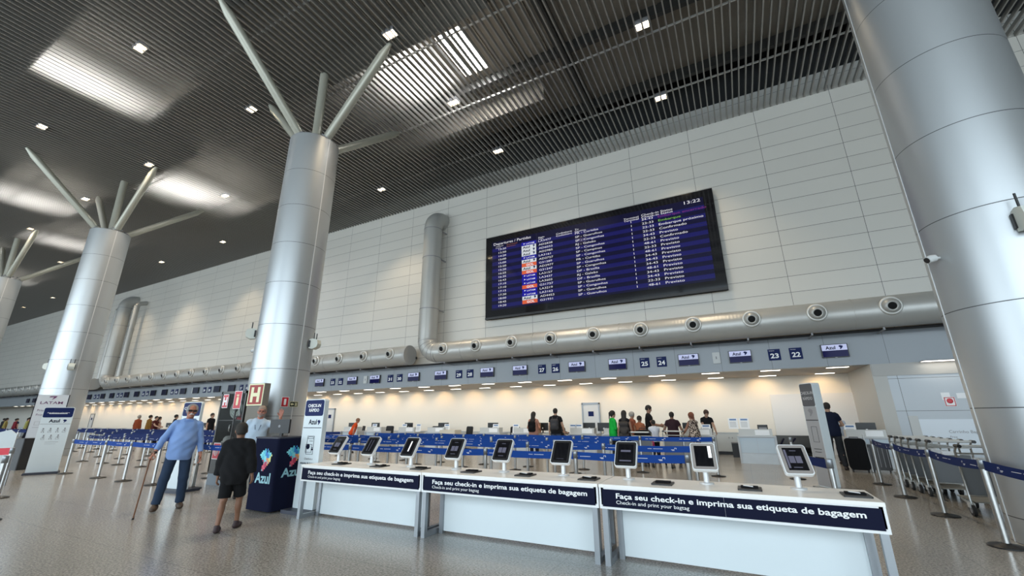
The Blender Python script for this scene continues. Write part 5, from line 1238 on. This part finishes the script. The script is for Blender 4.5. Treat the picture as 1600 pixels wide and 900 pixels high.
P = person('tall man in a black polo shirt looking down at his phone, in profile', (-3.0, 16.3), -1.3, H=1.88, skin_c=(.33, .18, .12), top_c=DK, bottom_c=DK, h=HF, head_pitch=-.35, hands=[(-.1, .35, 1.12), (.12, .33, 1.1)])
P = person('person in a dark top pushing a loaded trolley, seen from behind', (-2.15, 15.85), .05, H=1.64, skin_c=BR, top_c=(.03, .015, .02), h=HF, bottom_c=(.1, .1, .11), hands=[(-.28, .2, 1.0), (.28, .2, 1.0)])
P = person('woman in a black and cream patterned dress with reddish hair, leaning on a trolley', (-1.45, 15.6), .75, H=1.62, skin_c=(.30, .15, .10), hair='tail', hair_c=(.16, .05, .025), fem=True, top='dress', top_c=(.04, .025, .022), sleeve=0, bottom_c=(.35, .28, .22), h=HF, hands=[(-.2, .4, 1.0), (.15, .42, 1.0)], lean=.12, hem=.7)
for _o in P['root'].children:
    if _o.name.startswith('dress'): _o.data.materials[0] = PAT
P = person('clerk in a black top with tied brown hair bending over behind the desk', (-1.25, 18.05), PI+.3, H=1.74, skin_c=(.45, .27, .19), hair='tail', hair_c=(.06, .03, .02), fem=True, top_c=DK, h=HF, lean=.28, head_pitch=-.3, hands=[(-.2, .45, .95), (.2, .45, .95)])
P = person('man in a navy T-shirt at the right-hand desk, seen from behind', (2.28, 16.0), -.12, H=1.86, skin_c=(.42, .23, .15), top_c=(.008, .012, .028), bottom_c=(.03, .032, .036), h=HF, hands=[(-.25, .1, .85), (.2, .36, 1.12)], feet=[(-.14, 0, 0), (.14, .05, 0)])
P = person('clerk behind the right-hand desk, mostly hidden by the navy T-shirt', (2.75, 17.9), PI-.3, H=1.60, skin_c=(.38, .2, .14), top_c=(.45, .5, .58), h=HF, lean=.25, head_pitch=-.2)
P = person('person in an orange red shirt bending over left of the monitors', (-16.3, 14.9), -.6, H=1.55, skin_c=(.40, .2, .14), hair='short', hair_c=(.2, .1, .06), top_c=(.50, .06, .015), bottom_c=(.03, .03, .04), lean=.35, h=HF, head_pitch=-.2)
# group at the left desks
P = person('person in a rust brown jacket, leftmost of the group at the far desks', (-36.1, 14.6), .4, H=1.80, top_c=(.22, .05, .02), sleeve=1.8, hair_c=(.3, .28, .25), hair='grey', h=HF)
P = person('person in an ochre jacket seen from behind at the far desks', (-34.6, 14.6), 0, H=1.80, top_c=(.18, .09, .02), sleeve=1.8, h=HF, belly=.03)
P = person('woman with dark hair and a pale top, behind the ochre jacket', (-33.6, 14.7), -.7, H=1.68, hair='long', fem=True, top_c=(.40, .28, .26), h=HF)
P = person('person in a dark red top at the right of the far group, in profile', (-33.1, 14.3), -1.1, H=1.72, hair='short', top_c=(.08, .02, .02), h=HF, hands=[(-.1, .4, 1.1), (.12, .4, 1.08)])
P = person('man in a black T-shirt with a trolley, alone right of the far group', (-31.2, 14.5), -.3, H=1.80, top_c=DK, h=HF, hands=[(-.28, .35, 1.0), (.28, .35, 1.0)])
P = person('man in a black T-shirt in profile, left of the fire cabinet', (-26.7, 14.2), -1.2, H=1.84, top_c=DK, h=HF, bottom_c=(.012, .014, .03))
for i, (x, y, hgt, tc_, lb, rz) in enumerate(((-60.3, 14.2, 1.72, (.03, .03, .035), 'leftmost person of the distant crowd', .2), (-58.8, 14.0, 1.74, (.30, .24, .08), 'person in a dull yellow top in the distant crowd', -.3), (-57.4, 14.3, 1.70, (.02, .03, .06), 'person in navy in the middle of the distant crowd', .4),
                                     (-56.0, 13.9, 1.68, (.16, .02, .03), 'person in a maroon top in the distant crowd', 0), (-54.9, 14.4, 1.76, DK, 'tall person in black in the distant crowd', .1), (-53.6, 14.0, 1.72, (.30, .30, .10), 'rightmost person of the distant crowd, in olive', -.4))):
    person(lb, (x, y), rz, H=hgt, top_c=tc_, sleeve=1.8 if i % 2 else .5, h=.016, fem=i % 3 == 1, hair='long' if i % 3 == 1 else 'short')

# suitcases
def suitcase(label, x, y, rz, w, hgt, d, m_, soft=False):
    t = thing('suitcase', label, 'suitcase', (x, y, 0), rz)
    MB().rbox(w, hgt, .09 if soft else .04, -d/2, d/2, 'y', Matrix.Translation((0, 0, hgt/2+.06))).build('shell', m_, t)
    MB().tube([(-.1, .0, hgt+.05), (-.1, 0, hgt+.09), (.1, 0, hgt+.09), (.1, 0, hgt+.05)], .012, 8).build('carry_handle', BLK, t)
    for sx in (-1, 1):
        for sy in (-1, 1): MB().tube([(sx*(w/2-.06)-.012, sy*(d/2-.05), .03), (sx*(w/2-.06)+.012, sy*(d/2-.05), .03)], .03, 12).box(sx*(w/2-.06)-.02, sx*(w/2-.06)+.02, sy*(d/2-.05)-.02, sy*(d/2-.05)+.02, .04, .08).build('wheel', BLK, t)
    q = MB()
    for k in range(5): q.box(-w/2+.04+k*(w-.08)/4-.006, -w/2+.04+k*(w-.08)/4+.006, -d/2-.004, -d/2, .14, hgt-.02)
    q.build('shell_rib', GRY if not soft else m_, t); return t
suitcase('large soft black suitcase standing at the right-hand desk', 2.70, 15.7, -.1, .46, .82, .28, BLKM, True)
suitcase('dark ribbed hard suitcase with bright scuffs beside the large black one', 3.20, 15.85, -.15, .46, .66, .26, mat('case_charcoal', (.025, .025, .027), .35))
MB().tube([(2.9, 15.55, 1.0), (2.95, 15.62, 0.02)], .02, 10).build('x', STEEL).name = 'support_pole'
tag(bpy.data.objects['support_pole'], 'thin steel pole between the two suitcases', 'pole')
t = dup(cp_, 'loaded luggage trolley among the travellers at the middle desks', (-2.1, 15.3, 0), PI, 'grey luggage trolleys')
t = thing('duffel_bag', 'black duffel bag stacked above a pink bag near the middle desks', 'bag', (-2.95, 14.8, .78)); MB().rbox(.5, .3, .12, -.15, .15, 'y', Matrix.Translation((0, 0, .16))).build('bag', BLKM, t); MB().tube([(-.12, 0, .3), (-.1, 0, .37), (.1, 0, .37), (.12, 0, .3)], .012, 8).build('handle', BLK, t)
t = thing('duffel_bag', 'pink bag under the black duffel near the middle desks', 'bag', (-2.95, 14.8, .48)); MB().rbox(.6, .28, .1, -.18, .18, 'y', Matrix.Translation((0, 0, .15))).build('bag', mat('pink_fabric', (.55, .02, .16), .7), t); MB().tube([(-.2, -.19, .2), (0, -.2, .05), (.2, -.19, .2)], .01, 6).build('strap', BLK, t)
t = dup(cp_, 'luggage trolley carrying the pink and black bags', (-2.95, 14.45, 0), 0, 'grey luggage trolleys')
t = thing('carton', 'flat grey carton under the pink bag on the trolley', 'box', (-2.95, 14.8, .205)); MB().box(-.25, .25, -.2, .2, 0, .272).build('box', mat('carton_grey', (.3, .3, .32), .7), t); MB().box(-.03, .03, -.203, -.2, 0, .272).build('tape', LGRY, t)
if False: pass
